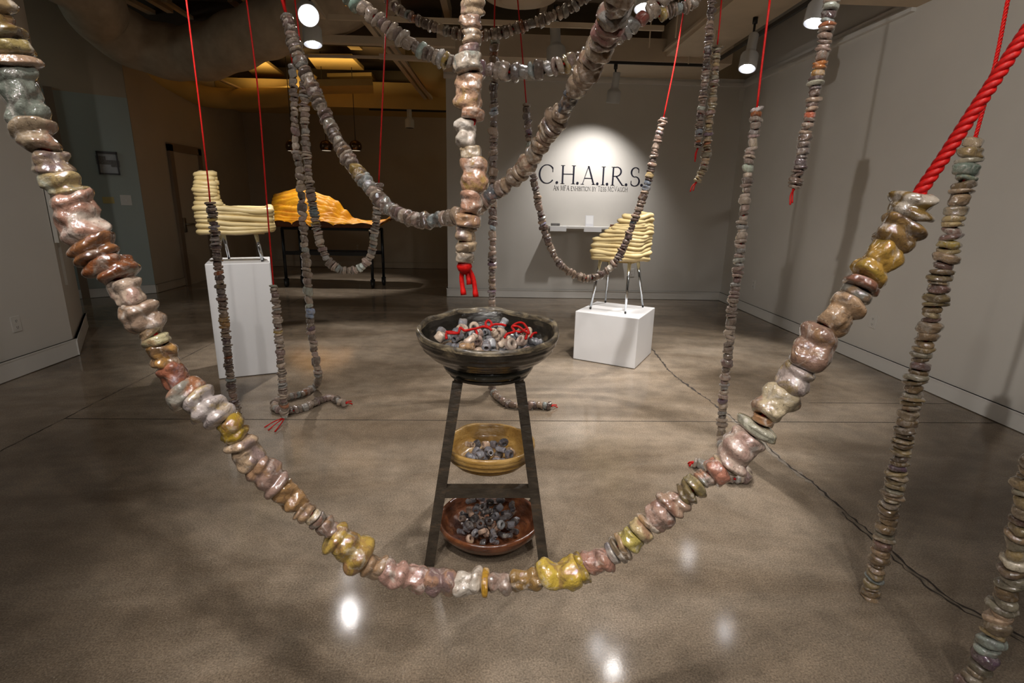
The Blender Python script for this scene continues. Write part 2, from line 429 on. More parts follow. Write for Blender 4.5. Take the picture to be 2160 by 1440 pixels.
# door with a push bar in the side wall
d1 = empty('door_1', 'dim brown door with a lever handle in the far left wall', 'door', (-5.04, 9.35, 0)); struct(d1)
MB().box(-5.045, -5.02, 8.98, 9.72, 0, 2.1).put('door_leaf', M['wall_rear'], d1)
f = MB(); f.box(-5.045, -5.0, 8.88, 8.98, 0, 2.2); f.box(-5.045, -5.0, 9.72, 9.82, 0, 2.2); f.box(-5.045, -5.0, 8.88, 9.82, 2.1, 2.22)
f.put('door_frame', M['jamb'], d1)
h = MB(); h.tube([(-5.02, 9.06, .98), (-4.96, 9.06, .98)], .016, 10); h.tube([(-4.965, 9.05, .98), (-4.965, 9.24, .98)], .014, 10); h.box(-5.02, -5.01, 9.02, 9.1, .85, 1.08)
h.put('door_handle', M['brass'], d1, True)

# floor joints and the long crack
def ribbon(pts, w, z=.0012, jit=.0, seed=1):
    rnd = random.Random(seed); m = MB(); pts = catmull(pts, .028 if jit else .05); vs = []
    for i, p in enumerate(pts):
        t = (pts[min(i+1, len(pts)-1)]-pts[max(i-1, 0)]).normalized(); s = Vector((-t.y, t.x, 0))
        o = s*rnd.uniform(-jit, jit); ww = w*rnd.uniform(.15, 1.6) if jit else w
        vs += [Vector((p.x, p.y, z))+o+s*ww/2, Vector((p.x, p.y, z))+o-s*ww/2]
    m.add(vs, [(2*i, 2*i+1, 2*i+3, 2*i+2) for i in range(len(pts)-1)]); return m
crk = [(1.676, 5.256), (1.616, 4.533), (1.642, 4.123), (1.681, 3.816), (1.703, 3.602), (1.702, 3.4), (1.737, 3.093), (1.72, 2.771), (1.75, 2.578), (1.752, 2.255), (1.754, 1.993), (1.758, 1.806), (1.78, 1.646), (1.879, 1.463), (1.9, 1.2)]
crk = [Vector((x, y, 0)) for x, y in crk]
ribbon(crk[4:], .030, .0010, .010, 3).put('crack_filler', M['filler'], fl)
ribbon(crk[:5], .016, .0014, .009, 4).put('crack', M['crack'], fl)
ribbon([p+Vector((.012, 0, 0)) for p in crk[4:]], .009, .0018, .008, 5).put('crack', M['crack'], fl)
ribbon([p+Vector((-.014, 0, 0)) for p in crk[9:]], .006, .0018, .009, 6).put('crack', M['crack'], fl)
ribbon([Vector((-2.815, 3.365, 0)), Vector((3.6, 3.365, 0))], .006, .0012).put('control_joint', M['crack'], fl)
ribbon([Vector((-2.815, -1.2, 0)), Vector((-2.815, 8.2, 0))], .006, .0012, .004).put('control_joint', M['crack'], fl)
ribbon([Vector((2.45, 3.735, 0)), Vector((3.6, 3.735, 0))], .005, .0012).put('control_joint', M['crack'], fl)

# ------------------------------------------------------------------ wall fittings
def plate(name, label, cat, c, u, n, w, h, mat, slots=True, group=None):
    c = Vector(c); u = Vector(u).normalized(); n = Vector(n).normalized(); z = Vector((0, 0, 1))
    mt = Matrix((( u.x, n.x, z.x, c.x), (u.y, n.y, z.y, c.y), (u.z, n.z, z.z, c.z), (0, 0, 0, 1)))
    e = empty(name, label, cat, c, group)
    MB().box(-w/2, w/2, 0, .007, -h/2, h/2, mt, .002).put('cover_plate', mat, e)
    if slots == 'socket':
        for s in (-1, 1):
            m = MB(); m.box(-.016, .016, .007, .009, s*.026-.015, s*.026+.015, mt); q = m.put('socket', M['plate'], e)
            m = MB()
            for k in (-.007, .007): m.box(k-.0015, k+.0015, .009, .010, s*.026-.004, s*.026+.008, mt)
            m.box(-.003, .003, .009, .010, s*.026-.011, s*.026-.006, mt); m.putsub('slot', M['slot'], q)
    elif slots == 'switch':
        MB().box(-.008, .008, .007, .014, -.014, .014, mt).put('toggle', M['trim'], e)
    return e
plate('wall_outlet', 'white wall outlet low on the left wall near the corner', 'outlet', (LX, 4.278, .42), (0, 1, 0), (1, 0, 0), .085, .125, M['plate'], 'socket')
plate('wall_outlet', 'white wall outlet on the right wall, nearer the camera behind the hanging loop', 'outlet', (RX, 4.777, .42), (0, 1, 0), (-1, 0, 0), .085, .125, M['plate'], 'socket')
plate('wall_outlet', 'white wall outlet far along the right wall near the back corner', 'outlet', (RX, 7.15, .41), (0, 1, 0), (-1, 0, 0), .085, .125, M['plate'], 'socket')
plate('wall_outlet', 'white wall outlet on the back wall behind the legs of the cream chair', 'outlet', (2.179, BY, .415), (1, 0, 0), (0, -1, 0), .085, .125, M['plate'], 'socket')
plate('wall_outlet', 'dim wall outlet on the far wall under the orange sculpture', 'outlet', at_y(754, 521, FARY), (1, 0, 0), (0, -1, 0), .085, .125, M['wall_rear'], 'socket')
plate('wall_speaker', 'small grey box high in the back right corner', 'speaker', at_y(1566, 200, BY), (1, 0, 0), (0, -1, 0), .09, .17, M['plate'], None)
def on_teal(x, y):
    d = Vector(ray(x, y)); o = Vector(CO); k = (te0-o).dot(tn)/d.dot(tn); return o+d*k
def teal_item(p0, p1):
    a = on_teal(*p0); b = on_teal(*p1); c = (a+b)/2
    return c, abs((b-a).dot(td)), abs(a.z-b.z)
c, w_, h_ = teal_item((201, 318), (254, 369))
e = empty('framed_notice', 'dark framed grey floor plan notice on the coolly lit alcove wall', 'sign', c)
mt = Matrix(((td.x, -tn.x, 0, c.x), (td.y, -tn.y, 0, c.y), (0, 0, 1, c.z), (0, 0, 0, 1)))
m = MB(); t = .02
m.box(-w_/2, w_/2, 0, .02, h_/2-t*1.6, h_/2, mt); m.box(-w_/2, w_/2, 0, .02, -h_/2, -h_/2+t, mt); m.box(-w_/2, -w_/2+t, 0, .02, -h_/2, h_/2, mt); m.box(w_/2-t, w_/2, 0, .02, -h_/2, h_/2, mt)
m.put('frame', M['frame'], e)
MB().box(-w_/2+t, w_/2-t, 0, .01, -h_/2+t, h_/2-t, mt).put('notice_sheet', M['notice'], e)
def lp(pts): return [mt@Vector((x, 0, z)) for x, z in pts]
pl = [(-.13, .09), (-.02, .09), (-.02, .04), (.13, .04), (.13, -.05), (.03, -.05), (.03, -.02), (-.13, -.02)]
a_ = [mt@Vector((x, .0125, z)) for x, z in pl]; b_ = [mt@Vector((x, .01, z)) for x, z in pl]; k_ = len(pl)
obj('floor_plan', a_+b_, [tuple(range(k_))]+[(i, k_+i, k_+(i+1) % k_, (i+1) % k_) for i in range(k_)], M['cards_grey'], e, False)
for q in ((-.07, .11, .14, .152), (-.1, .1, -.15, -.14)): MB().box(q[0], q[1], .01, .012, q[2], q[3], mt).put('caption_bar', M['cards_grey'], e)
c, w_, h_ = teal_item((215, 415), (242, 429))
plate('thermostat', 'small ochre control box on the coolly lit alcove wall left of the switch', 'thermostat', c, td, -tn, w_, h_, M['gold_plate'], None)
mt = Matrix(((td.x, -tn.x, 0, c.x), (td.y, -tn.y, 0, c.y), (0, 0, 1, c.z), (0, 0, 0, 1)))
c, w_, h_ = teal_item((252, 411), (279, 433))
plate('light_switch', 'pale light switch plate on the coolly lit alcove wall under the notice', 'switch', c, td, -tn, w_, h_, M['plate'], 'switch')

# ------------------------------------------------------------------ lettering on the back wall
def strip(poly_a, poly_b): return [(poly_a[i], poly_a[i+1], poly_b[i+1], poly_b[i]) for i in range(len(poly_a)-1)]
TK = .098; TN = .044
def g_line(x0, y0, x1, y1, w):
    dx, dy = x1-x0, y1-y0; l = math.hypot(dx, dy)
    if abs(dy) < 1e-6: nx, ny = 0, w/2
    else: nx, ny = w/2, 0
    return [((x0-nx, y0-ny), (x1-nx, y1-ny), (x1+nx, y1+ny), (x0+nx, y0+ny))]
def g_serif(x, y, w=.2, h=.028, up=1): return [((x-w/2, y), (x+w/2, y), (x+w/2, y+h*up), (x-w/2, y+h*up))]
def g_arc(cx, cy, rx, ry, a0, a1, w0, w1, n=22):
    """stroke that is w1 thick where it runs upright and w0 where it runs level"""
    A, B = [], []
    for i in range(n+1):
        a = math.radians(a0+(a1-a0)*i/n); c, s = math.cos(a), math.sin(a)
        w = w0+(w1-w0)*abs(c)**1.6
        A.append((cx+(rx-w/2)*c, cy+(ry-w/2)*s)); B.append((cx+(rx+w/2)*c, cy+(ry+w/2)*s))
    return strip(A, B)
def stem(x, y0=0, y1=1, w=TK, top=True, bot=True):
    r = g_line(x, y0, x, y1, w)
    if bot: r += g_serif(x, y0, .24)
    if top: r += g_serif(x, y1, .24, up=-1)
    return r
def glyph(ch):
    """cap height 1; returns quads and advance"""
    if ch == 'C': return g_arc(.47, .5, .45, .5, 38, 322, TN, TK, 30)+g_line(.825, .62, .825, .84, TN*.9), .95
    if ch == 'H': return stem(.12)+stem(.78)+g_line(.12, .53, .78, .53, TN), .9
    if ch == 'A': return g_line(.08, 0, .42, 1, TN)+g_line(.78, 0, .42, 1.0, TK)+g_line(.2, .34, .66, .34, TN)+g_serif(.08, 0, .2)+g_serif(.78, 0, .24), .86
    if ch == 'I': return stem(.12), .24
    if ch == 'R': return stem(.12)+g_arc(.3, .75, .3, .25, -90, 90, TN, TK)+g_line(.12, .982, .32, .982, TN)+g_line(.12, .5, .32, .5, TN)+g_line(.74, 0, .32, .5, TK)+g_serif(.77, 0, .18), .82
    if ch == 'S': return g_arc(.3, .745, .24, .255, 40, 270, TN, TK)+g_arc(.3, .255, .27, .255, 90, -140, TN, TK)+g_line(.5, .72, .5, .92, TN)+g_line(.075, .08, .075, .28, TN), .6
    if ch == '.': return g_arc(.07, .06, .04, .04, 0, 360, .08, .08, 12), .14
    if ch == 'N': return stem(.12, w=TN, top=False)+g_line(.12, 1, .76, 0, TK)+stem(.76, w=TN, bot=False)+g_serif(.08, 1, .16, up=-1), .9
    if ch == 'M': return g_line(.1, 0, .17, 1, TN)+g_line(.17, 1, .5, .05, TK)+g_line(.5, .05, .84, 1, TN)+g_line(.92, 0, .84, 1, TK)+g_serif(.1, 0, .2)+g_serif(.92, 0, .24), 1.04
    if ch == 'F': return stem(.12)+g_line(.12, .982, .56, .982, TN)+g_line(.12, .53, .46, .53, TN)+g_line(.56, .83, .56, .99, TN), .62
    if ch == 'E': return stem(.12)+g_line(.12, .982, .56, .982, TN)+g_line(.12, .53, .46, .53, TN)+g_line(.12, .018, .6, .018, TN)+g_line(.56, .85, .56, .99, TN)+g_line(.6, .01, .6, .16, TN), .68
    if ch == 'X': return g_line(.08, 1, .72, 0, TK)+g_line(.7, 1, .08, 0, TN)+g_serif(.08, 0, .18)+g_serif(.72, 0, .2)+g_serif(.08, 1, .2, up=-1)+g_serif(.7, 1, .18, up=-1), .8
    if ch == 'B': return stem(.12)+g_arc(.3, .76, .24, .24, -90, 90, TN, TK)+g_arc(.32, .26, .3, .26, -90, 90, TN, TK)+g_line(.12, .982, .32, .982, TN)+g_line(.12, .52, .32, .52, TN)+g_line(.12, .018, .32, .018, TN), .7
    if ch == 'T': return stem(.38, top=False)+g_line(.04, .982, .72, .982, TN)+g_line(.05, .82, .05, .99, TN)+g_line(.71, .82, .71, .99, TN), .76
    if ch == 'O': return g_arc(.47, .5, .45, .5, 0, 360, TN, TK, 34), .96
    if ch == 'Y': return g_line(.06, 1, .38, .48, TK)+g_line(.7, 1, .38, .48, TN)+stem(.38, 0, .5, top=False)+g_serif(.06, 1, .2, up=-1)+g_serif(.7, 1, .18, up=-1), .76
    if ch == 'V': return g_line(.06, 1, .42, 0, TK)+g_line(.76, 1, .42, 0, TN)+g_serif(.06, 1, .22, up=-1)+g_serif(.76, 1, .18, up=-1), .82
    if ch == 'U': return stem(.12, .3, 1, bot=False)+stem(.72, .3, 1, w=TN, bot=False)+g_arc(.42, .31, .3, .31, 180, 360, TN, TK), .84
    if ch == 'G': return g_arc(.47, .5, .45, .5, 38, 322, TN, TK, 30)+stem(.83, .08, .45, bot=False)+g_line(.825, .66, .825, .84, TN*.9), .98
    return [], .34
def letter_mesh(quads, ox, oz, s, y):
    m = MB()
    for q in quads:
        pts = [Vector((ox+p[0]*s, y, oz+p[1]*s)) for p in q]
        vs = [p+Vector((0, -.003, 0)) for p in pts]+pts
        m.add(vs, [(0, 1, 2, 3), (7, 6, 5, 4)]+[(i, 4+i, 4+(i+1) % 4, (i+1) % 4) for i in range(4)])
    return m
wy = BY-.001
tl = at_y(1137, 386, BY); trt = at_y(1357, 393, BY)
e = empty('wall_title', 'large dark serif title lettering on the lit back wall', 'lettering', (tl.x, wy, tl.z))
adv = []; x = 0
for chh in 'C.H.A.I.R.S.':
    q, a = glyph(chh); adv.append((chh, q, x)); x += a+(.07 if chh != '.' else .15)
tot = x-.1; CH = .262; sx = (trt.x-tl.x)/(tot*CH)
for chh, q, ox in adv:
    q2 = [tuple((p[0]*sx, p[1]) for p in qq) for qq in q]
    zz = tl.z+(trt.z-tl.z)*(ox/tot)
    letter_mesh(q2, tl.x+ox*CH*sx, zz, CH, wy).put('full_stop' if chh == '.' else 'letter', M['ink'], e)
s0 = at_y(1167, 401, BY); s1 = at_y(1324, 404, BY)
words = 'AN MFA EXHIBITION BY TESS MCVAUGH'; bigs = {0, 3, 4, 5, 21, 26, 28}
x = 0; gl = []
for i, chh in enumerate(words):
    k = 1.0 if i in bigs else .82
    q, a = glyph(chh); gl.append((q, x, k)); x += (a+.10)*k
k2 = (s1.x-s0.x)/x
m = MB()
TSAVE = .072
for q, ox, k in gl:
    q2 = [tuple((p[0]*k2*k/TSAVE, p[1]*k) for p in qq) for qq in q]
    mm = letter_mesh(q2, s0.x+ox*k2, s0.z+(s1.z-s0.z)*(ox/x), TSAVE, wy); m.add(mm.v, mm.f)
sbt = m.put('wall_subtitle', M['ink'], loc=(s0.x, wy, s0.z)); tag(sbt, 'small line of dark serif capitals under the large wall title', 'lettering')

# ------------------------------------------------------------------ shelf on the back wall
zs = 1.10; xs0 = at_y(1159, 470, BY-.24).x; xs1 = xs0+1.06
e = empty('wall_shelf', 'white floating shelf on the back wall below the title lettering', 'shelf', ((xs0+xs1)/2, BY, zs))
MB().box(xs0, xs1, BY-.26, BY, zs-.022, zs+.012, None, .003).put('shelf_board', M['trim'], e)
MB().box(xs0+.04, xs1-.04, BY-.018, BY, zs-.06, zs-.022).put('wall_cleat', M['trim'], e)
def card(label, x0, x1, name='label_card'):
    o = MB().box(x0, x1, BY-.266, BY-.262, zs-.06, zs+.008).put(name, M['card'], loc=((x0+x1)/2, BY-.264, zs-.03)); tag(o, label, 'card'); return o
card('white card hanging over the left end of the shelf edge', xs0+.01, xs0+.25)
card('white card hanging over the middle of the shelf edge', xs0+.51, xs0+.77)
zt = zs+.012
e = empty('card_holder', 'clear upright holder with a blank white card standing on the wall shelf', 'sign holder', (xs0+.61, BY-.12, zt))
mt = Matrix.Translation((xs0+.61, BY-.13, zt))@Matrix.Rotation(-.12, 4, 'X')
MB().box(-.06, .06, -.003, .003, 0, .16, mt, .001).put('holder_back', M['acrylic'], e)
MB().box(-.052, .052, -.0045, -.003, .035, .152, mt).put('white_card', M['card'], e)
MB().box(xs0+.545, xs0+.675, BY-.2, BY-.1, zt, zt+.004).put('holder_foot', M['acrylic'], e)
m = MB()
rnd = random.Random(4)
for k in range(6):
    mt = Matrix.Translation((xs0+.1, BY-.13, zt+.006*k))@Matrix.Rotation(rnd.uniform(-.12, .12), 4, 'Z'); m.box(-.065, .065, -.05, .05, 0, .0055, mt)
tag(m.put('card_stack', M['cards_grey'], loc=(xs0+.1, BY-.13, zt)), 'small stack of dark grey cards on the left end of the wall shelf', 'cards')
m = MB()
for k in range(5):
    mt = Matrix.Translation((xs0+.98, BY-.13, zt+.007*k))@Matrix.Rotation(rnd.uniform(-.12, .12), 4, 'Z'); m.box(-.05, .05, -.04, .04, 0, .0065, mt)
tag(m.put('card_stack', M['umber'], loc=(xs0+.98, BY-.13, zt)), 'small brown stack of cards on the right end of the shelf behind the chair', 'cards')
m = MB()
for dx in (.26, .36, .44):
    mt = Matrix.Translation((xs0+dx, BY-.14, zt))@Matrix.Rotation(rnd.uniform(-.4, .4), 4, 'Z'); m.box(-.04, .04, -.03, .03, 0, .006, mt)
tag(m.put('leaflet_pile', M['card'], loc=(xs0+.36, BY-.14, zt)), 'flat white leaflets lying on the wall shelf left of the card holder', 'leaflets')

# ------------------------------------------------------------------ pedestals
def pedestal(label, a, b, c, top):
    a, b, c = (Vector((*p, 0)) for p in (a, b, c)); d = a+(c-b)
    e = empty('display_pedestal', label, 'pedestal', (a+c)/2)
    bm = bmesh.new()
    vs = [bm.verts.new((p.x, p.y, z)) for z in (.004, top) for p in (a, b, c, d)]
    for q in ((3, 2, 1, 0), (4, 5, 6, 7), (0, 1, 5, 4), (1, 2, 6, 5), (2, 3, 7, 6), (3, 0, 4, 7)): bm.faces.new([vs[i] for i in q])
    bmesh.ops.bevel(bm, geom=list(bm.edges), offset=.006, segments=2, affect='EDGES', profile=.5)
    bm.verts.index_update(); v = [x.co.copy() for x in bm.verts]; f = [tuple(x.index for x in q.verts) for q in bm.faces]; bm.free()
    obj('box_body', v, f, M['pedestal'], e, False)
    cc = (a+c)/2
    MB().prism([(cc+(p-cc)*.96).xy for p in (a, b, c, d)], 0, .006).put('plinth_foot', M['black'], e)
    return a, b, c, d
PR = pedestal('low white cube pedestal under the cream chair by the back wall', (.79, 4.85), (1.307, 4.542), (1.611, 5.07), .47)
PL = pedestal('tall white pedestal under the cream chair on the left', (-2.205, 4.175), (-1.782, 4.352), (-1.957, 4.79), .935)

# ------------------------------------------------------------------ coiled chairs
def chair(label, ctr, e1, zt, zb, hl, hw, prof, nlay, step, feet, legtop, seed, lean=0, topr=0):
    """e1 points from the front of the seat to its back; prof(u) gives the height of the side at u"""
    rnd = random.Random(seed)
    e1 = Vector((*e1, 0)).normalized(); e2 = Vector((-e1.y, e1.x, 0)); c = Vector((*ctr, 0))
    root = empty('coil_chair', label, 'chair', c+Vector((0, 0, zt)))
    def P(u, v, z): return c+e1*u+e2*v+Vector((0, 0, z))
    m = MB(); tk = .048; rr = .06
    seat = zb+step*5.5
    def rim(u0):   # open U from one arm end round the back to the other arm end
        pts = [(u0, -hw), (hl-rr, -hw)]
        for k in range(1, 6): a = -PI/2+k*PI/12; pts.append((hl-rr+rr*math.cos(a), -hw+rr+rr*math.sin(a)))
        q = [(u, -v) for u, v in pts][::-1]
        return pts+q
    for k in range(nlay):
        z = zb+step*(k+.5)
        full = z < zb+step*6.2
        jit = rnd.uniform(-.006, .007); ph = rnd.uniform(0, 6); ph2 = rnd.uniform(0, 6); fr = rnd.uniform(9, 15)
        # front end of this layer
        us = [-hl+i*.01 for i in range(int(2*hl/.01)+1)]
        ok = [u for u in us if prof(u) >= z]
        u0 = ok[0] if ok else hl-.02
        shift = lean*max(0, z-seat)
        if u0 < hl-.09 or not full:
            u0 = min(u0, hl-.10)
            base = [Vector((u, v*(1-topr*max(0, (k-nlay+4)/4)**2), 0)) for u, v in rim(u0 if not full else -hl+.02)]
        if full:
            pts = [Vector((u, v, 0)) for u, v in rim(-hl+rr)]
            for kk in range(1, 6): a = PI/2+kk*PI/12; pts.append(Vector((-hl+rr+rr*math.cos(a), hw-rr+rr*math.sin(a), 0)))
            n0 = len(pts)
            for kk in range(0, 6): a = PI+kk*PI/12; pts.append(Vector((-hl+rr+rr*math.cos(a), -hw+rr+rr*math.sin(a), 0)))
            pts = dense(pts+[pts[0]])[:-1]; closed = True
        else: pts = dense(base); closed = False
        out = []
        for i, p in enumerate(pts):
            r0 = math.hypot(p.x, p.y) or 1
            w = jit+.004*math.sin(fr*p.x*1.6+fr*p.y+ph)+.006*noise.noise(Vector((p.x*9, p.y*9, k*3.1+seed)))
            dz = step*1.15*noise.noise(Vector((p.x*3.2+seed, p.y*3.2, k*.33)))
            s = 1+w/r0
            out.append(P(p.x*s-shift, p.y*s, z+dz))
        kk = rnd.uniform(.92, 1.12)
        def rad(t, ph=ph2, kk=kk, cl=closed):
            r = kk*(1+.13*math.sin(3*2*PI*t+ph)*math.sin(2*PI*t*2+ph*2))
            if not cl: r *= min(1, .55+t*14, .55+(1-t)*14)
            return r
        m.tube(out, rad, 12, True, closed, (.030, step*.74))
    # solid seat inside the coils
    s = MB(); s.prism([P(u, v, 0).xy for u, v in ((-hl+.03, -hw+.02), (hl-.03, -hw+.02), (hl-.03, hw-.02), (-hl+.03, hw-.02))], zb+.004, seat)
    m.add(s.v, s.f)
    m.put('coiled_shell', M['cream'], root, True)
    s = MB(); s.prism([P(u, v, 0).xy for u, v in ((-hl+.06, -hw+.06), (hl-.06, -hw+.06), (hl-.06, hw-.06), (-hl+.06, hw-.06))], zb-.012, zb+.006)
    s.put('base_board', M['cream'], root)
    for (fx, fy), (u, v) in zip(feet, legtop):
        a = Vector((fx, fy, zt+.003)); b = P(u, v, zb+.002)
        g = MB().tube([a+(b-a)*.03, b], lambda t: .009+.008*t, 14).put('chair_leg', M['chrome'], root, True)
        MB().tube([a, a+(b-a)*.035], .0095, 12).putsub('foot_cap', M['rubber'], g, True)
    return root
def dense(p, st=.02):
    o = []
    for a, b in zip(p, p[1:]):
        n = max(1, int((b-a).length/st)); o += [a.lerp(b, i/n) for i in range(n)]
    return o+[p[-1]]
def sm(a, b, x): t = min(1, max(0, (x-a)/(b-a))); return t*t*(3-2*t)
chair('cream coiled armchair sculpture with chrome legs on the low cube pedestal', (1.205, 4.955), (.84, -.54), .47, .94, .215, .188,
      lambda u: 1.165+.19*sm(-.16, .07, u)+.03*sm(.05, .2, u), 14, .0305,
      [(.947, 4.943), (1.167, 5.301), (1.235, 4.741), (1.491, 5.073)], [(-.15, -.12), (-.15, .12), (.13, -.12), (.13, .12)], 3)
chair('cream coiled armchair sculpture with tall back on the left pedestal', (-2.06, 4.46), (-.91, -.40), .935, 1.165, .255, .185,
      lambda u: 1.345+.05*sm(.02, .1, u)+.235*sm(.09, .145, u), 14, .0325,
      [(-1.906, 4.527), (-1.86, 4.40), (-2.20, 4.56), (-2.19, 4.31)], [(-.13, -.10), (-.13, .1), (.11, -.10), (.11, .1)], 8, .12, .35)

# ------------------------------------------------------------------ orange form on its cart
X0, X1, YF, YB = -3.60, -1.66, 8.78, 9.38
def ridge(x):
    for (a, za), (b, zb) in zip(RG, RG[1:]):
        if x <= b: t = (x-a)/(b-a); t = t*t*(3-2*t); return za+(zb-za)*t
    return RG[-1][1]
RG = [(-3.62, 1.45), (-3.42, 1.50), (-3.2, 1.545), (-3.0, 1.50), (-2.75, 1.43), (-2.62, 1.36), (-2.48, 1.22), (-2.33, 1.09), (-2.0, 1.06), (-1.80, 1.09), (-1.66, 1.16)]
nx, ny = 170, 110; vs = []; fs = []
def ztop(x, t):
    front = 1.045+.03*noise.noise(Vector((x*4, 0, 3)))+.07*sm(-1.82, -1.66, x)
    r = ridge(x); s = sm(.0, .62, t)*(.55+.45*sm(.2, .9, t))
    z = front+(r-front)*s
    k = 2.2*noise.noise(Vector((x*2.2, t*2.5, 1)))
    hgt = min(1, .35+2.2*(r-1.04))
    kk = 1.6*noise.noise(Vector((x*1.9, t*2.0, 4)))
    z += .085*hgt*(abs(math.sin(t*27+kk*2.8+x*.9))**.5-.6)+.022*(abs(math.sin(t*43+k*2.4-x*1.5))**.5-.6)+.02*noise.noise(Vector((x*5, t*9, 7)))
    return z
for i in range(nx+1):
    u = i/nx; x = X0+(X1-X0)*u
    inset = .10*sm(.88, 1, u)**2+.06*sm(.06, 0, u)
    wob = .03*noise.noise(Vector((x*3.1, 5, 0))); wob2 = .03*noise.noise(Vector((x*3.1, 9, 0)))
    y0 = YF+inset*1.4+wob; y1 = YB-inset*1.4+wob2
    for j in range(ny+1):
        t = j/ny; vs.append(Vector((x, y0+(y1-y0)*t, ztop(x, t))))
def gi(i, j): return i*(ny+1)+j
for i in range(nx):
    for j in range(ny): fs.append((gi(i, j), gi(i+1, j), gi(i+1, j+1), gi(i, j+1)))
root = empty('molten_chaise_sculpture', 'marigold orange wrinkled chaise sculpture lying on the black cart', 'sculpture', (-2.63, 9.08, 1.0))
# underside skirt, its shade painted in with umber
n0 = len(vs); edge = [gi(i, 0) for i in range(nx+1)]+[gi(nx, j) for j in range(1, ny+1)]+[gi(i, ny) for i in range(nx-1, -1, -1)]+[gi(0, j) for j in range(ny-1, 0, -1)]
obj('wrinkled_top', vs, fs, M['orange'], root, True)
uv = []; uf = []; ne = len(edge)
cxy = Vector((-2.63, 9.08, 0))
for lev in range(4):
    for k, ei in enumerate(edge):
        p = vs[ei]; zb = .985+.02*noise.noise(Vector((p.x*5, p.y*5, 2))) if p.x < -1.95 else .985+.13*sm(-1.95, -1.66, p.x)
        q = Vector((p.x, p.y, p.z-.004+(zb-p.z+.004)*lev/3)); ins = [-.006, .012, -.01, .03][lev]
        d = (cxy-Vector((p.x, p.y, 0))); d.normalize(); uv.append(q+d*ins)
for lev in range(3):
    for k in range(ne): a = lev*ne+k; b_ = lev*ne+(k+1) % ne; uf.append((b_, a, a+ne, b_+ne))
# bottom strip between front and rear lower edges
low = 3*ne
for i in range(nx): uf.append((low+i+1, low+i, low+(ne-i) % ne if i else low+0, low+(ne-i-1) % ne) if i else (low+1, low+0, low+ne-1))
rear0 = nx+ny
uf = uf[:3*ne]
for i in range(nx):
    a, b_ = low+i, low+i+1; d_, c_ = low+rear0+(nx-i) if rear0+(nx-i) < ne else low, low+rear0+(nx-i-1)
    uf.append((b_, a, d_, c_) if len({a, b_, c_, d_}) == 4 else (b_, a, c_))
obj('underside', uv, uf, M['umber'], root, True)
root = empty('rolling_cart', 'black tubular cart on casters carrying the orange chaise sculpture', 'cart', (-2.63, 9.02, 0))
cl = [(-3.40, 8.90), (-3.24, 9.22), (-1.98, 8.90), (-1.86, 9.22)]
m = MB()
for a, b in ((0, 1), (2, 3), (0, 2), (1, 3)): m.bar((*cl[a], .955), (*cl[b], .955), .04, .04)
m.put('top_frame', M['black_metal'], root)
m = MB(); m.prism([cl[0], cl[2], cl[3], cl[1]], .55, .575); m.bar((*cl[0], .56), (*cl[2], .56), .03, .06); m.bar((*cl[1], .56), (*cl[3], .56), .03, .06)
m.put('lower_shelf', M['black'], root)
for x, y in cl:
    g = MB().tube([(x, y, .13), (x, y, .96)], .024, 14).put('cart_leg', M['black_metal'], root, True)
    MB().tube([(x-.02, y, .062), (x+.02, y, .062)], .062, 18).putsub('caster_wheel', M['black'], g, True)
    MB().box(x-.032, x-.024, y-.03, y+.03, .06, .14).box(x+.024, x+.032, y-.03, y+.03, .06, .14).box(x-.032, x+.032, y-.03, y+.03, .125, .14).putsub('caster_fork', M['black_metal'], g)

# ------------------------------------------------------------------ steel stand with three bowls
SX, SY = -.006, 2.125
root = empty('steel_plant_stand', 'dark steel four legged stand holding the three bowls', 'stand', (SX, SY, 0))
def legp(sx, sy, z): k = z/.75; h = .236+(.124-.236)*k; return Vector((SX+sx*h, SY+sy*h, z))
for sx in (-1, 1):
    for sy in (-1, 1):
        m = MB(); m.bar(legp(sx, sy, .0), legp(sx, sy, .751), .041, .041, (0, 1, 0)); m.put('stand_leg', M['steel'], root)
m = MB()
for s in (-1, 1):
    m.bar(legp(-1, s, .308)+Vector((.017, 0, 0)), legp(1, s, .308)-Vector((.017, 0, 0)), .036, .044)
    m.put('cross_bar', M['steel'], root); m = MB()
for s in (-1, 1):
    m.bar(legp(s, -1, .34)+Vector((0, .017, 0)), legp(s, 1, .34)-Vector((0, .017, 0)), .024, .024)
    m.put('side_bar', M['steel'], root); m = MB()
MB().lathe([(0, .749), (.160, .749), (.165, .752), (.165, .763), (.160, .766), (0, .766)], (SX, SY, 0), 48).put('top_plate', M['steel'], root, True)
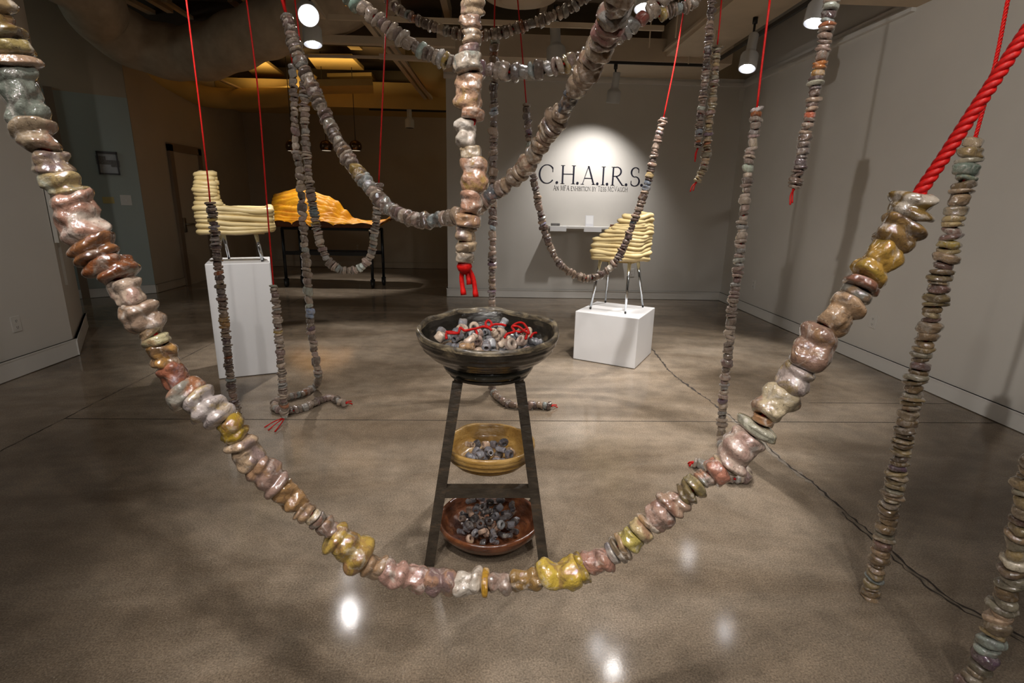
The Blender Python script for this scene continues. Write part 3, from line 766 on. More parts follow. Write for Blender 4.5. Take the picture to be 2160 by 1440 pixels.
def bowl(name, label, prof, ctr, mat, wobz, wobr, tilt, seed, ridges, rimmat=None, foot=None, footmat=None):
    """prof goes from the outside bottom up over the rim and down the inside"""
    e = empty(name, label, 'bowl', ctr)
    zmax = max(z for r, z in prof); zmin = min(z for r, z in prof)
    def wob(k, a, r, z):
        g = (z-zmin)/(zmax-zmin)
        n = noise.noise(Vector((math.cos(a)*1.6, math.sin(a)*1.6, seed)))
        n2 = noise.noise(Vector((math.cos(a)*4, math.sin(a)*4, seed+z*18)))
        return wobr*(n*g+.5*n2), g*(wobz*n+wobz*.4*n2+tilt*math.sin(a)*r)
    # ridged coils on the outside
    P2 = []
    for (r0, z0), (r1, z1) in zip(prof, prof[1:]):
        n = max(1, int(math.hypot(r1-r0, z1-z0)/.007))
        for k in range(n): P2.append((r0+(r1-r0)*k/n, z0+(z1-z0)*k/n))
    P2.append(prof[-1])
    ir = max(range(len(P2)), key=lambda i: P2[i][1])
    out = []
    for i, (r, z) in enumerate(P2):
        if i < ir-3 and r > .08: r += ridges[1]*abs(math.sin((z-zmin)*PI/ridges[0]))-ridges[1]*.5
        out.append((r, z))
    if rimmat is None:
        MB().lathe(out, ctr, 72, wob).put('bowl_body', mat, e, True)
    else:
        i0 = ir-3; i1 = ir+3
        MB().lathe(out[:i0+1], ctr, 72, wob).put('outer_wall', mat, e, True)
        MB().lathe(out[i0:i1+1], ctr, 72, wob).put('rim', rimmat, e, True)
        MB().lathe(out[i1:], ctr, 72, wob).put('inner_wall', mat, e, True)
    if foot: MB().lathe(foot, ctr, 56).put('foot_ring', footmat or mat, e, True)
    return e
BC = Vector((-.008, SY, 0))
BB = [(0, .80), (.15, .80), (.192, .808), (.235, .836), (.264, .866), (.281, .90), (.289, .927), (.288, .944), (.281, .95), (.272, .945), (.265, .925), (.252, .885), (.22, .85), (.15, .83), (0, .825)]
bowl('black_bowl', 'wide black glazed bowl with a worn tan rim on top of the stand', BB, BC, M['bowl_black'], .012, .012, .09, 2.3, (.028, .004), M['bowl_rim'],
     [(0, .767), (.165, .767), (.18, .772), (.189, .79), (.187, .81), (.15, .815), (0, .815)], M['bowl_foot'])
YC = Vector((.0, SY+.005, 0))
YB_ = [(r, z-.02) for r, z in [(0, .335), (.06, .337), (.11, .348), (.15, .37), (.178, .398), (.192, .425), (.199, .445), (.196, .458), (.186, .457), (.18, .44), (.165, .405), (.13, .373), (.07, .36), (0, .358)]]
bowl('ochre_bowl', 'ochre ridged ceramic bowl of beads on the middle tier of the stand', YB_, YC, M['bowl_yellow'], .008, .008, -.02, 5.1, (.026, .008))
RC = Vector((.0, SY-.055, 0))
RB_ = [(r*1.03, z) for r, z in [(0, .0), (.10, .0), (.125, .006), (.17, .03), (.205, .06), (.219, .085), (.222, .10), (.216, .108), (.206, .104), (.199, .085), (.18, .055), (.135, .025), (.08, .018), (0, .016)]]
bowl('red_brown_bowl', 'red brown glazed bowl of dark beads on the floor between the stand legs', RB_, RC, M['bowl_brown'], .008, .008, -.03, 7.7, (.03, .004))

# ------------------------------------------------------------------ beads
def bead_geo(seed, Ln, R, lumps=None, nu=28, nv=None, hole=.3, rough=1.0, rnd=None):
    """a hand-pinched clay bead along z: a tube with flared ends and a few slanting, uneven ridges, or a plain ring"""
    rnd = rnd or random.Random(seed)
    ar = Ln/(2*R)
    nv = nv or max(8, min(34, int(12+ar*14)))
    if lumps is None: lumps = max(1, round(ar*rnd.uniform(1.3, 2.3)))
    pw = 2.1+(6 if nu > 30 else 2.6)*ar; ph2 = rnd.uniform(0, 6.3); ph3 = rnd.uniform(0, 6.3); ecc = rnd.uniform(.02, .10)*rough
    exa = rnd.uniform(0, 6.3); ex = rnd.uniform(.02, .10)*rough
    ridges = []
    if lumps > 1:
        n = max(2, round(lumps*.7+.3)); c = 0; ws = [rnd.uniform(.6, 1.5) for _ in range(n)]; sw = sum(ws)
        for k in range(n):
            w = ws[k]/sw; ridges.append((c+w/2, w*.5*rnd.uniform(1.0, 1.25), rnd.uniform(.84, 1.06), rnd.uniform(0, 6.3), rnd.uniform(.05, .2)/max(.7, ar)*.5, rnd.uniform(0, 6.3), rnd.uniform(.1, .38)*rough)); c += w
    base = rnd.uniform(.60, .74) if lumps > 1 else 1.0
    vs = []; fs = []; rows = []
    for j in range(nv+1):
        v = .5-.5*math.cos(PI*j/nv) if ar < .8 else (j/nv)*.55+(.5-.5*math.cos(PI*j/nv))*.45
        row = []
        e = max(0, 1-abs(2*v-1)**pw)**.5
        for i in range(nu):
            u = 2*PI*i/nu; cu, su = math.cos(u), math.sin(u)
            r = base
            if ridges:
                acc = base**9
                for c, w, a, ph, tl, pa_, am in ridges:
                    x = (v-c-tl*math.sin(u+ph))/w
                    if abs(x) < 1: acc += (a*(1-am*.5+am*.5*math.sin(u+pa_))*(.5+.5*(1-x*x)**.5))**9
                r = acc**(1/9)
            r += noise.noise(Vector((cu*1.2, su*1.2, v*ar*2.4+seed*7.3)))*.26*rough+noise.noise(Vector((cu*2.4, su*2.4, v*ar*5+seed*3.7)))*.10*rough
            r += ecc*math.cos(2*u+ph2)
            r = min(r, 1.22)
            r = R*((hole+.16)+(r-hole-.16)*e)
            z = Ln*(v-.5)+R*rough*(.13*math.sin(u+ph3)+.05*math.sin(2*u+ph2))*(abs(2*v-1)**.5 if lumps > 1 else .8)*(1 if lumps > 1 else (1 if v > .5 else .7))
            o = ex*R*math.sin(PI*v*1.5+ph2)
            vs.append(Vector((r*cu+o*math.cos(exa), r*su+o*math.sin(exa), z))); row.append(len(vs)-1)
        rows.append(row)
    for v, zz in ((1, Ln*.40), (0, -Ln*.40)):
        row = []
        for i in range(nu):
            u = 2*PI*i/nu; vs.append(Vector((R*hole*math.cos(u), R*hole*math.sin(u), zz))); row.append(len(vs)-1)
        rows.append(row)
    k = len(rows)
    for j in range(k):
        a = rows[j]; b = rows[(j+1) % k]
        for i in range(nu): fs.append((a[i], a[(i+1) % nu], b[(i+1) % nu], b[i]))
    return vs, fs
def mesh_of(name, vs, fs, mat):
    me = bpy.data.meshes.new(name); me.from_pydata([tuple(v) for v in vs], [], fs); me.update()
    me.polygons.foreach_set('use_smooth', [True]*len(me.polygons)); me.materials.append(mat); return me
LIB = []     # unit beads, radius .03 m; (mesh, length)
for k in range(26):
    rr = random.Random(100+k); Ln = rr.choice([.014, .017, .02, .022, .026, .03, .036])
    vs, fs = bead_geo(100+k, Ln, .03, None if rr.random() < .45 else 1, 20, 10 if Ln < .025 else 14, .26, .95, rr)
    LIB.append((mesh_of('bead', vs, fs, M['glaze_small']), Ln))
def frame_for(t, roll):
    t = Vector(t).normalized(); a = Vector((0, 0, 1)) if abs(t.z) < .9 else Vector((1, 0, 0))
    x = t.cross(a).normalized(); y = t.cross(x)
    m = Matrix((( x.x, y.x, t.x), (x.y, y.y, t.y), (x.z, y.z, t.z)))
    return m@Matrix.Rotation(roll, 3, 'Z')
def put_bead(root, me, p, rot, s, color, name='bead'):
    o = bpy.data.objects.new(name, me); COL.objects.link(o); o.parent = root
    mm = rot.to_4x4(); mm = mm@Matrix.Diagonal((s[0], s[1], s[2], 1)); mm.translation = Vector(p)-Vector(root.location)
    o.matrix_local = mm; o.color = color; return o
PAL = {
    'grey':  ['#7d7268', '#857a70', '#6a5f57', '#8d8378', '#74665f', '#5e544d', '#8a7a72', '#7a7a78', '#6b5a58', '#94877a'],
    'dark':  ['#5a4c44', '#6a5a50', '#4a3c38', '#73665c', '#5d5552', '#7a6a5c', '#50443c', '#6b5a52', '#45393a'],
    'olive': ['#6e6248', '#7a6a4c', '#5c4e3a', '#857656', '#6a5a44', '#766a58', '#544838', '#6e6a5c', '#7d6b55', '#5e4a44'],
    'tan':   ['#a08e7c', '#ab9884', '#94806e', '#b3a08c', '#9c8a80', '#8c7a6a', '#a99a88'],
}
def rope_tube(m, pts, r, twist=None, seed=0):
    """a laid rope: three strands wound round each other; without twist a plain cord"""
    if not twist: m.tube(pts, r, 8); return
    pts = Path(pts); n = max(8, int(pts.len/(twist/12)))
    C_ = [pts.at(pts.len*i/n) for i in range(n+1)]
    for k in range(3):
        q = []
        for i, p in enumerate(C_):
            t = (C_[min(i+1, n)]-C_[max(i-1, 0)]).normalized(); x = t.cross(Vector((0, 1, .1))).normalized(); y = t.cross(x)
            a = 2*PI*(pts.len*i/n)/twist+k*2*PI/3
            q.append(p+(x*math.cos(a)+y*math.sin(a))*r*.5)
        m.tube(q, r*.56, 8)
TOPZ = 3.86
def P3(q, r=.03):
    if q[0] == 'f': return at_z(q[1], q[2], r)
    return at_y(q[0], q[1], q[2])
def tassel(root, end, tips, r, knot=True):
    m = MB()
    if knot:
        rr = r*(3.0 if r > .005 else 2.0); d = (tips[0]-end).normalized()
        m.tube([end+d*rr*(k-1)*.55 for k in range(5)], lambda t: rr*(.35+.75*math.sin(PI*min(1, max(0, t)))), 10)
    for k, tp in enumerate(tips):
        mid = end.lerp(tp, .5)+Vector((.006*(k-1), .004, .004)); m.tube(catmull([end, mid, tp], .008), lambda t: r*(1+.25*(t > .8)), 7)
    return m.put('tassel', M['rope'], root, True)
def strand(label, px, r, pal, seed, cord=None, top='cord', tips=None, lenk=1.0, over=(), group=None, cr=.0045, twist=None, rk=None, both=False):
    """px: points of the bead line from its upper end; cord: pixels of the cord above it"""
    rnd = random.Random(seed)
    pts = [P3(q, r) for q in px]; pa = Path(catmull(pts, .015))
    low = min(pa.p, key=lambda p: p.z)
    root = empty('bead_strand', label, 'bead strand', (low.x, low.y, max(0, low.z-r)), group)
    seq = []; tot_ = 0
    while tot_ < pa.len*.999:
        k_ = rnd.randrange(len(LIB)); l_ = LIB[k_][1]*lenk*(r/.03)*.97; seq.append(k_); tot_ += l_
    if len(seq) > 98: seq = seq[:98]
    fit = (pa.len-.004)/sum(LIB[k_][1] for k_ in seq)
    d = .002; ov = [(P3(o, r), lin(o[-1])) for o in over]
    cnt = 0
    for k_ in seq:
        me, Ln = LIB[k_]
        t01 = d/pa.len; rad = r*rnd.uniform(.80, 1.18)
        ln = Ln*fit
        a = pa.at(d); b = pa.at(d+ln); p = pa.at(d+ln/2)
        t = (b-a) if (b-a).length > 1e-6 else Vector((0, 0, 1))
        t = t.normalized()+Vector((rnd.uniform(-.16, .16), rnd.uniform(-.16, .16), rnd.uniform(-.1, .1)))
        col = lin(rnd.choice(PAL[pal])); k = rnd.uniform(.8, 1.2); col = (col[0]*k, col[1]*k, col[2]*k, 1)
        if rnd.random() < .05: col = lin(rnd.choice(['#7a4a30', '#737c7c', '#8d7a44', '#8a9088', '#5a4a58']))
        for q, c in ov:
            if (q-p).length < max(ln*.75, .016): col = c
        off = Vector((rnd.uniform(-.09, .09), rnd.uniform(-.09, .09), 0))*rad
        put_bead(root, me, p+off, frame_for(t, rnd.uniform(0, 6.28)), (rad/.03, rad/.03, ln/Ln*1.10), col)
        d += ln
    m = MB()
    if cord:
        cp = [P3(q) for q in cord]
        rope_tube(m, catmull(cp+[pa.at(0)], .05), cr, twist)
        up = [cp[0], cp[0]+Vector(((cp[0]-pts[0]).x*.02, 0, TOPZ-cp[0].z))] if cp[0].z < TOPZ else [cp[0]]
        if len(up) > 1: rope_tube(m, up, cr, twist)
    elif top == 'cord':
        a = pa.at(0); rope_tube(m, [a, Vector((a.x, a.y, TOPZ))], cr)
    if both:
        b = pa.p[-1]
        if both is True: rope_tube(m, [b, Vector((b.x, b.y, TOPZ))], cr)
        else:
            cp = [P3(q) for q in both]; rope_tube(m, catmull([b]+cp, .05), cr); rope_tube(m, [cp[-1], Vector((cp[-1].x, cp[-1].y, TOPZ))], cr)
    m.tube(pa.p[::2]+[pa.p[-1]], .006, 6)
    m.put('cord', M['rope'], root, True)
    if tips:
        end = pa.p[-1]; tassel(root, end, [P3(q, .008) for q in tips], max(.003, cr*.8))
    return root

# big beads, each one as the photo shows it: boundary, boundary, width in pixels, colour, lumps
def big_strand(label, Y, beads, seed, cordtop, cordend=None, tips=None, yf=None, cr=.011, twist=.045, lowtip=None):
    rnd = random.Random(seed); Yf = yf or (lambda t: Y)
    segs = []
    n = len(beads)
    for i, bd in enumerate(beads):
        x0, y0, x1, y1, w, c = bd[:6]
        a = at_y(x0, y0, Yf(i/n)); b = at_y(x1, y1, Yf((i+1)/n)); segs.append((a, b, w, c, bd[6] if len(bd) > 6 else None))
    low = min((s[0] for s in segs), key=lambda p: p.z)
    root = empty('bead_strand', label, 'bead strand', (low.x, low.y, low.z-.04))
    for i, (a, b, w, c, lm) in enumerate(segs):
        p = (a+b)/2; R = w/2*depth(p)/F_PX*1.02; Ln = (b-a).length*1.16
        vs, fs = bead_geo(seed*50+i, Ln, R, lm, 44, max(14, min(44, int(16+Ln/R*13))), .22, .9)
        me = mesh_of('bead', vs, fs, M['glaze'])
        t = (b-a).normalized()+Vector((rnd.uniform(-.06, .06), rnd.uniform(-.06, .06), rnd.uniform(-.05, .05)))
        put_bead(root, me, p, frame_for(t, rnd.uniform(0, 6.28)), (1, 1, 1), lin(c))
    m = MB()
    line = [segs[0][0]]+[s[1] for s in segs]
    m.tube(line, .008, 8)
    rope_tube(m, [segs[0][0], cordtop if cordtop else Vector((segs[0][0].x, segs[0][0].y, TOPZ))], cr, None)
    if cordend: rope_tube(m, [segs[-1][1]-(segs[-1][1]-segs[-2][1])*.3]+cordend, cr, twist)
    m.put('cord', M['rope'], root, True)
    if tips: tassel(root, segs[-1][1], [at_y(x, y, Yf(1)) for x, y in tips], .0055)
    return root, segs
S1 = [(-62, -60, -40, -8, 95, '#8a7a5c'), (-40, -8, -20, 35, 92, '#7d6c50'), (-18, 38, 5, 88, 92, '#76643f', 2), (6, 90, 20, 120, 96, '#857a52', 1), (21, 122, 28, 145, 98, '#96806e', 1), (28, 146, 62, 256, 94, '#7c8680', 4),
 (64, 258, 98, 317, 80, '#8f8270', 3), (100, 321, 118, 366, 76, '#877763', 2), (119, 367, 142, 411, 80, '#a0906a', 2), (143, 411, 190, 503, 84, '#a58274', 4), (191, 505, 222, 547, 88, '#80583a', 2), (222, 548, 250, 592, 86, '#784a2e', 2),
 (252, 591, 281, 640, 74, '#b8a89a', 2), (281, 641, 312, 694, 80, '#9c897a', 3), (312, 695, 326, 708, 50, '#948068', 1), (326, 708, 334, 727, 51, '#b0ac8c', 1), (336, 728, 354, 770, 58, '#a98450', 2), (355, 771, 374, 813, 68, '#94604c', 2),
 (377, 814, 406, 838, 70, '#9a6c50', 1), (408, 838, 474, 884, 78, '#b2acae', 4), (476, 885, 505, 924, 62, '#9c8430', 2), (506, 926, 535, 980, 65, '#b39e86', 2), (535, 981, 590, 1025, 72, '#957e76', 4), (590, 1025, 632, 1067, 58, '#9c7d58', 3),
 (633, 1068, 655, 1085, 54, '#a3896e', 2), (655, 1085, 665, 1093, 40, '#b5a78c', 1), (665, 1093, 676, 1101, 40, '#75706a', 1), (678, 1102, 704, 1124, 47, '#86726a', 2), (704, 1125, 767, 1179, 78, '#b59c50', 4), (769, 1180, 807, 1200, 60, '#a58f7a', 2),
 (808, 1200, 897, 1226, 74, '#b08f86', 5), (900, 1224, 961, 1228, 58, '#a88672', 3), (962, 1228, 1015, 1229, 59, '#b5aca2', 3), (1016, 1228, 1031, 1229, 60, '#b08a34', 1), (1032, 1229, 1076, 1228, 50, '#a3928a', 3), (1077, 1226, 1138, 1224, 55, '#8f7448', 3),
 (1138, 1212, 1218, 1203, 70, '#c8b04e', 3), (1219, 1202, 1236, 1196, 62, '#a38c34', 1), (1234, 1192, 1283, 1172, 58, '#a87f70', 3), (1284, 1170, 1297, 1163, 44, '#84828a', 1), (1297, 1161, 1308, 1155, 60, '#6e6252', 1), (1309, 1155, 1321, 1148, 60, '#a18a6c', 1),
 (1321, 1146, 1344, 1128, 57, '#b3a860', 1), (1345, 1126, 1364, 1110, 57, '#bdae86', 1), (1364, 1107, 1373, 1099, 54, '#9c8060', 1), (1373, 1098, 1409, 1072, 66, '#a68e84', 3), (1409, 1072, 1436, 1048, 64, '#9e8878', 2), (1436, 1046, 1458, 1031, 60, '#74684a', 2),
 (1458, 1030, 1474, 1018, 56, '#8d8466', 1), (1475, 1016, 1497, 1004, 58, '#a8826c', 2), (1498, 1002, 1524, 986, 62, '#c08876', 1), (1525, 985, 1535, 976, 54, '#a8967e', 1), (1536, 974, 1586, 918, 88, '#c4b2a8', 4), (1588, 912, 1602, 894, 80, '#aeb0a2', 1),
 (1603, 891, 1613, 878, 46, '#a5805f', 1), (1614, 876, 1660, 822, 82, '#bdb298', 3), (1661, 820, 1690, 771, 76, '#b3a8a6', 2), (1692, 768, 1740, 693, 88, '#8d7468', 3), (1745, 690, 1798, 634, 80, '#b39a80', 2), (1800, 630, 1812, 612, 64, '#8b8c86', 1),
 (1812, 610, 1823, 592, 80, '#8d6656', 1), (1824, 588, 1874, 521, 86, '#b5924a', 3), (1876, 518, 1906, 462, 90, '#8a7048', 3), (1907, 460, 1934, 412, 92, '#80693a', 2)]
big_strand('largest glazed bead strand looping across the foreground from a thick red rope', 1.0, S1, 11, None,
           [at_y(1990, 333, 1.0), at_y(2160, 74, 1.0), at_y(2420, -300, 1.0)], cr=.0115, twist=.05)
S2 = [(997, -100, 997, -60, 58, '#a58c76', 2), (997, -58, 997, -4, 56, '#a5886e', 2), (996, -3, 997, 34, 58, '#b3a088', 2), (991, 34, 992, 62, 46, '#a08672', 1), (995, 62, 995, 94, 52, '#a8937c', 2), (990, 94, 991, 114, 46, '#9c8174', 1), (988, 115, 988, 152, 62, '#b5aca0', 1), (990, 156, 993, 228, 62, '#b59680', 2), (997, 229, 997, 252, 46, '#ab8670', 1),
 (983, 253, 984, 308, 48, '#b7b0a8', 2), (993, 309, 993, 334, 44, '#a5957c', 1), (1000, 336, 1002, 404, 60, '#b08d78', 3), (997, 406, 990, 450, 56, '#aa8674', 2), (988, 451, 985, 476, 54, '#a08268', 1), (981, 477, 981, 508, 46, '#b09a7c', 2), (985, 509, 985, 529, 44, '#b8a68c', 1), (980, 530, 980, 553, 40, '#ada294', 1)]
big_strand('straight hanging strand of large tan beads ending in a red knotted tassel', 1.2, S2, 23, None, None, [(978, 622), (990, 600), (1004, 626)], cr=.008)
# third: the middle loop that swells towards its right end
S3p = [(605, 34), (612, 60), (628, 115), (647, 160), (668, 205), (700, 275), (735, 335), (768, 380), (800, 420), (832, 446), (880, 464), (930, 463), (970, 455), (1008, 434), (1040, 408), (1084, 376), (1120, 335), (1148, 290), (1168, 258), (1192, 225), (1214, 185), (1240, 148), (1262, 112), (1278, 72), (1296, 30), (1306, -12), (1318, -60)]
nS = len(S3p)
S3y = [3.0-1.75*(i/(nS-1))**1.15 for i in range(nS)]
pts = [at_y(p[0], p[1], y) for p, y in zip(S3p, S3y)]; pa = Path(catmull(pts, .02))
root = empty('bead_strand', 'long bead loop sweeping behind the straight strand, growing thicker to the right', 'bead strand', min(pa.p, key=lambda p: p.z)-Vector((0, 0, .03)))
rnd = random.Random(31); d = 0; i = 0
ov3 = [((768, 378), '#8c989c'), ((752, 360), '#8a7440'), ((918, 462), '#7c888c'), ((1040, 408), '#646a72'), ((1192, 228), '#525a66'), ((1300, 18), '#b0714a'), ((1300, 30), '#8a8a88'), ((1288, 50), '#9a6f6c')]
while d < pa.len-.02 and i < 100:
    t01 = d/pa.len; R = .0325+.004*t01
    big = t01 > .5
    ln = rnd.choice([.016, .02, .024, .03])*1.15 if not big else rnd.choice([.026, .034, .044, .056])*1.08
    p = pa.at(d+ln/2); px_ = None
    col = lin(rnd.choice(PAL['tan'] if big and rnd.random() < .8 else PAL['grey']))
    for (ox, oy), c in ov3:
        dd = np.array(p)-CO; z = dd@FW; X = 1080+F_PX*(dd@RT)/z; Y_ = 720-F_PX*(dd@UP)/z
        if math.hypot(X-ox, Y_-oy) < 13:
            col = lin(c)
            if (ox, oy) == (1192, 228): ln = .085; R = .026
            if (ox, oy) == (1040, 408): ln = .06; R = .031
    a = pa.at(d); b = pa.at(d+ln); p = (a+b)/2
    vs, fs = bead_geo(500+i, ln*1.14, R*rnd.uniform(.86, 1.12), 1 if ln > .055 else None, 26, None, .22, 1.0)
    put_bead(root, mesh_of('bead', vs, fs, M['glaze']), p, frame_for((b-a).normalized()+Vector((rnd.uniform(-.1, .1), rnd.uniform(-.1, .1), rnd.uniform(-.1, .1))), rnd.uniform(0, 6.28)), (1, 1, 1), col)
    d += ln; i += 1
m = MB(); m.tube(pa.p[::2]+[pa.p[-1]], .007, 6); rope_tube(m, [pa.p[0], at_y(594, -5, 3.0), Vector((at_y(594, -5, 3.0).x, 3.0, TOPZ))], .008); rope_tube(m, [pa.p[-1], Vector((pa.p[-1].x, pa.p[-1].y, TOPZ))], .008)
m.put('cord', M['rope'], root, True)

def yl(pts, y0, y1): n = len(pts); return [(p[0], p[1], y0+(y1-y0)*i/(n-1)) for i, p in enumerate(pts)]
strand('bead loop along the top edge, lower and thicker of the two shallow loops', yl([(705, -50), (745, 0), (780, 28), (828, 66), (880, 102), (920, 120), (960, 134), (1020, 146), (1080, 152), (1130, 149), (1180, 138), (1230, 120), (1268, 96), (1310, 70), (1345, 44), (1378, 20), (1415, -30)], 2.5, 2.3), .034, 'grey', 41, lenk=1.25,
       over=[(748, 8, 2.5, '#70887f'), (838, 74, 2.48, '#6f8278'), (893, 108, 2.46, '#83928c'), (1020, 146, 2.42, '#6e5a60'), (1362, 34, 2.3, '#8a5048')], both=True)
strand('bead loop along the top edge, upper and thinner of the two shallow loops', yl([(785, -50), (822, 2), (850, 26), (890, 47), (930, 62), (985, 75), (1040, 72), (1100, 56), (1150, 40), (1200, 18), (1240, -8), (1290, -50)], 3.6, 3.4), .031, 'grey', 43, lenk=1.2, both=True)
strand('short end of a bead loop crossing the ceiling lamp at the top', yl([(1390, 34), (1410, 24), (1440, 16), (1462, 6), (1490, -30)], 3.0, 3.0), .03, 'dark', 47, both=True, top=None)
strand('thin bead strand hanging behind the straight strand down to the floor under the stand', [(1043, 82, 3.8), (1042, 200, 3.8), (1040, 400, 3.8), (1038, 640, 3.8), (1038, 770, 3.75), ('f', 1038, 818), ('f', 1050, 836), ('f', 1066, 848), ('f', 1090, 855), ('f', 1130, 854), ('f', 1163, 856)], .0285, 'dark', 53,
       cord=[(1044, 0, 3.8), (1043, 40, 3.8)], tips=[('f', 1174, 854), ('f', 1176, 859)], over=[(1041, 235, 3.8, '#8e98a4'), (1039, 480, 3.8, '#7a8890')])
strand('dark bead strand in front of the left pedestal, reaching the floor', [(443, 425, 3.3), (450, 470, 3.3), (460, 560, 3.3), (469, 640, 3.3), (478, 720, 3.3), (489, 820, 3.3), ('f', 504, 888)], .0275, 'dark', 59,
       cord=[(393, 0, 3.3), (418, 200, 3.3), (437, 365, 3.3)], over=[(451, 480, 3.3, '#6e6a70'), (454, 510, 3.3, '#77706e'), (474, 685, 3.3, '#8a6a40'), (475, 675, 3.3, '#8a7048')])
strand('bead strand beside the left pedestal with red frayed ends spread on the floor', [(577, 600, 3.3), (583, 650, 3.3), (589, 720, 3.3), (595, 800, 3.3), ('f', 601, 880)], .0265, 'grey', 61, cord=[(520, 0, 3.3), (545, 200, 3.3), (563, 430, 3.3), (576, 592, 3.3)], tips=[('f', 558, 901), ('f', 566, 907), ('f', 580, 910)])
strand('long bead strand trailing to the floor and curving back on itself', [(617, 135, 3.75), (620, 200, 3.75), (623, 300, 3.75), (630, 345, 3.75), (635, 400, 3.75), (641, 500, 3.75), (650, 610, 3.75), (657, 700, 3.75), (668, 770, 3.75), (672, 796, 3.8), ('f', 664, 815), ('f', 640, 829), ('f', 608, 838), ('f', 582, 848), ('f', 584, 862), ('f', 615, 866), ('f', 650, 856), ('f', 680, 842), ('f', 700, 838), ('f', 718, 848), ('f', 730, 850)], .027, 'grey', 67,
       cord=[(600, 0, 3.75), (608, 70, 3.75)], tips=[('f', 741, 846), ('f', 743, 852)], over=[(657, 660, 3.75, '#7a8aa6'), (656, 668, 3.75, '#7a8aa0'), (634, 408, 3.75, '#45403c')], cr=.005)
strand('bead strand curving up in a hook before the orange sculpture', [(640, 150, 3.55), (642, 230, 3.55), (645, 300, 3.55), (650, 365, 3.55), (658, 420, 3.55), (668, 480, 3.55), (680, 525, 3.55), (700, 558, 3.55), (732, 571, 3.55), (762, 563, 3.55), (782, 538, 3.55), (789, 500, 3.55), (795, 450, 3.55), (799, 385, 3.55)], .0275, 'grey', 71,
       cord=[(622, 0, 3.55), (633, 90, 3.55)], both=[(806, 230, 3.55), (817, 0, 3.55)], over=[(663, 440, 3.55, '#5c6a70'), (665, 455, 3.55, '#5c6a70'), (760, 562, 3.55, '#9aa4a0')])
strand('bead strand draped as a deep loop in front of the lit wall title', [(1110, 217, 4.0), (1114, 270, 4.0), (1119, 320, 4.0), (1126, 375, 4.0), (1134, 420, 4.0), (1146, 475, 4.0), (1160, 520, 4.0), (1182, 557, 4.0), (1212, 579, 4.0), (1243, 587, 4.0), (1275, 575, 4.0), (1300, 550, 4.0), (1320, 510, 4.0), (1340, 460, 4.0), (1357, 415, 4.0), (1372, 365, 4.0), (1384, 310, 4.0), (1400, 247, 4.0)], .0285, 'dark', 73,
       cord=[(1092, 0, 4.0), (1103, 130, 4.0)], both=[(1424, 130, 4.0), (1446, 0, 4.0)], over=[(1148, 470, 4.0, '#7a7a98'), (1337, 470, 4.0, '#46525c'), (1363, 392, 4.0, '#525a66'), (1364, 376, 4.0, '#90805c'), (1290, 564, 4.0, '#a09a90')])
strand('short bead strand, left of the close pair high on the right', [(1507, -60, 3.6), (1502, 0, 3.6), (1497, 60, 3.6), (1490, 140, 3.6), (1484, 200, 3.6), (1477, 250, 3.6), (1472, 312, 3.6)], .0255, 'dark', 79, tips=[(1466, 341, 3.6), (1467, 336, 3.6)], over=[(1474, 280, 3.6, '#6a7078')])
strand('short bead strand, right of the close pair, its end bent left', [(1513, 95, 3.55), (1509, 150, 3.55), (1504, 200, 3.55), (1497, 250, 3.55), (1492, 300, 3.55), (1488, 340, 3.55), (1480, 362, 3.55), (1469, 384, 3.55)], .0265, 'olive', 83, cord=[(1522, 0, 3.55), (1517, 60, 3.55)], tips=[(1456, 404, 3.55), (1462, 402, 3.55)])
strand('long straight bead strand right of centre reaching the floor crack', [(1597, 225, 3.05), (1590, 290, 3.05), (1580, 340, 3.05), (1574, 400, 3.05), (1564, 500, 3.05), (1557, 570, 3.05), (1545, 650, 3.05), (1536, 740, 3.05), (1527, 820, 3.05), (1523, 890, 3.05), (1522, 925, 3.03), ('f', 1530, 955), ('f', 1554, 975), ('f', 1573, 990), ('f', 1571, 1006), ('f', 1548, 1010), ('f', 1520, 996), ('f', 1490, 982), ('f', 1463, 975)], .0285, 'grey', 89,
       cord=[(1624, 0, 3.05), (1608, 130, 3.05)], tips=[('f', 1452, 978), ('f', 1454, 983)], over=[(1577, 360, 3.05, '#8a9488'), (1596, 232, 3.05, '#a09a9a')], cr=.006)
strand('hanging bead strand against the right wall with a red tip', [(1762, -60, 2.7), (1756, 0, 2.7), (1745, 50, 2.7), (1736, 110, 2.7), (1724, 160, 2.7), (1715, 220, 2.7), (1700, 280, 2.7), (1690, 340, 2.7), (1674, 398, 2.7)], .0315, 'dark', 97, tips=[(1667, 432, 2.7), (1671, 428, 2.7)], over=[(1733, 140, 2.7, '#8a5a34'), (1730, 155, 2.7, '#8a6a3c'), (1713, 245, 2.7, '#8a4a34'), (1724, 175, 2.7, '#8d8d80')], lenk=1.1)
strand('olive bead strand on the right hanging to just above the floor crack', [(2058, 288, 1.68), (2045, 340, 1.68), (2030, 400, 1.68), (2008, 480, 1.68), (1995, 540, 1.68), (1978, 610, 1.68), (1960, 690, 1.68), (1940, 770, 1.68), (1921, 850, 1.68), (1905, 930, 1.68), (1888, 1020, 1.68), (1870, 1110, 1.68), (1848, 1200, 1.68), (1832, 1262, 1.68)], .031, 'olive', 101,
       cord=[(2126, 0, 1.68), (2098, 140, 1.68)], cr=.0055, twist=.03, over=[(2036, 370, 1.68, '#5a665e'), (2002, 510, 1.68, '#8a7a44'), (1895, 985, 1.68, '#574654'), (1880, 1000, 1.68, '#7a4a3c')], lenk=1.0)
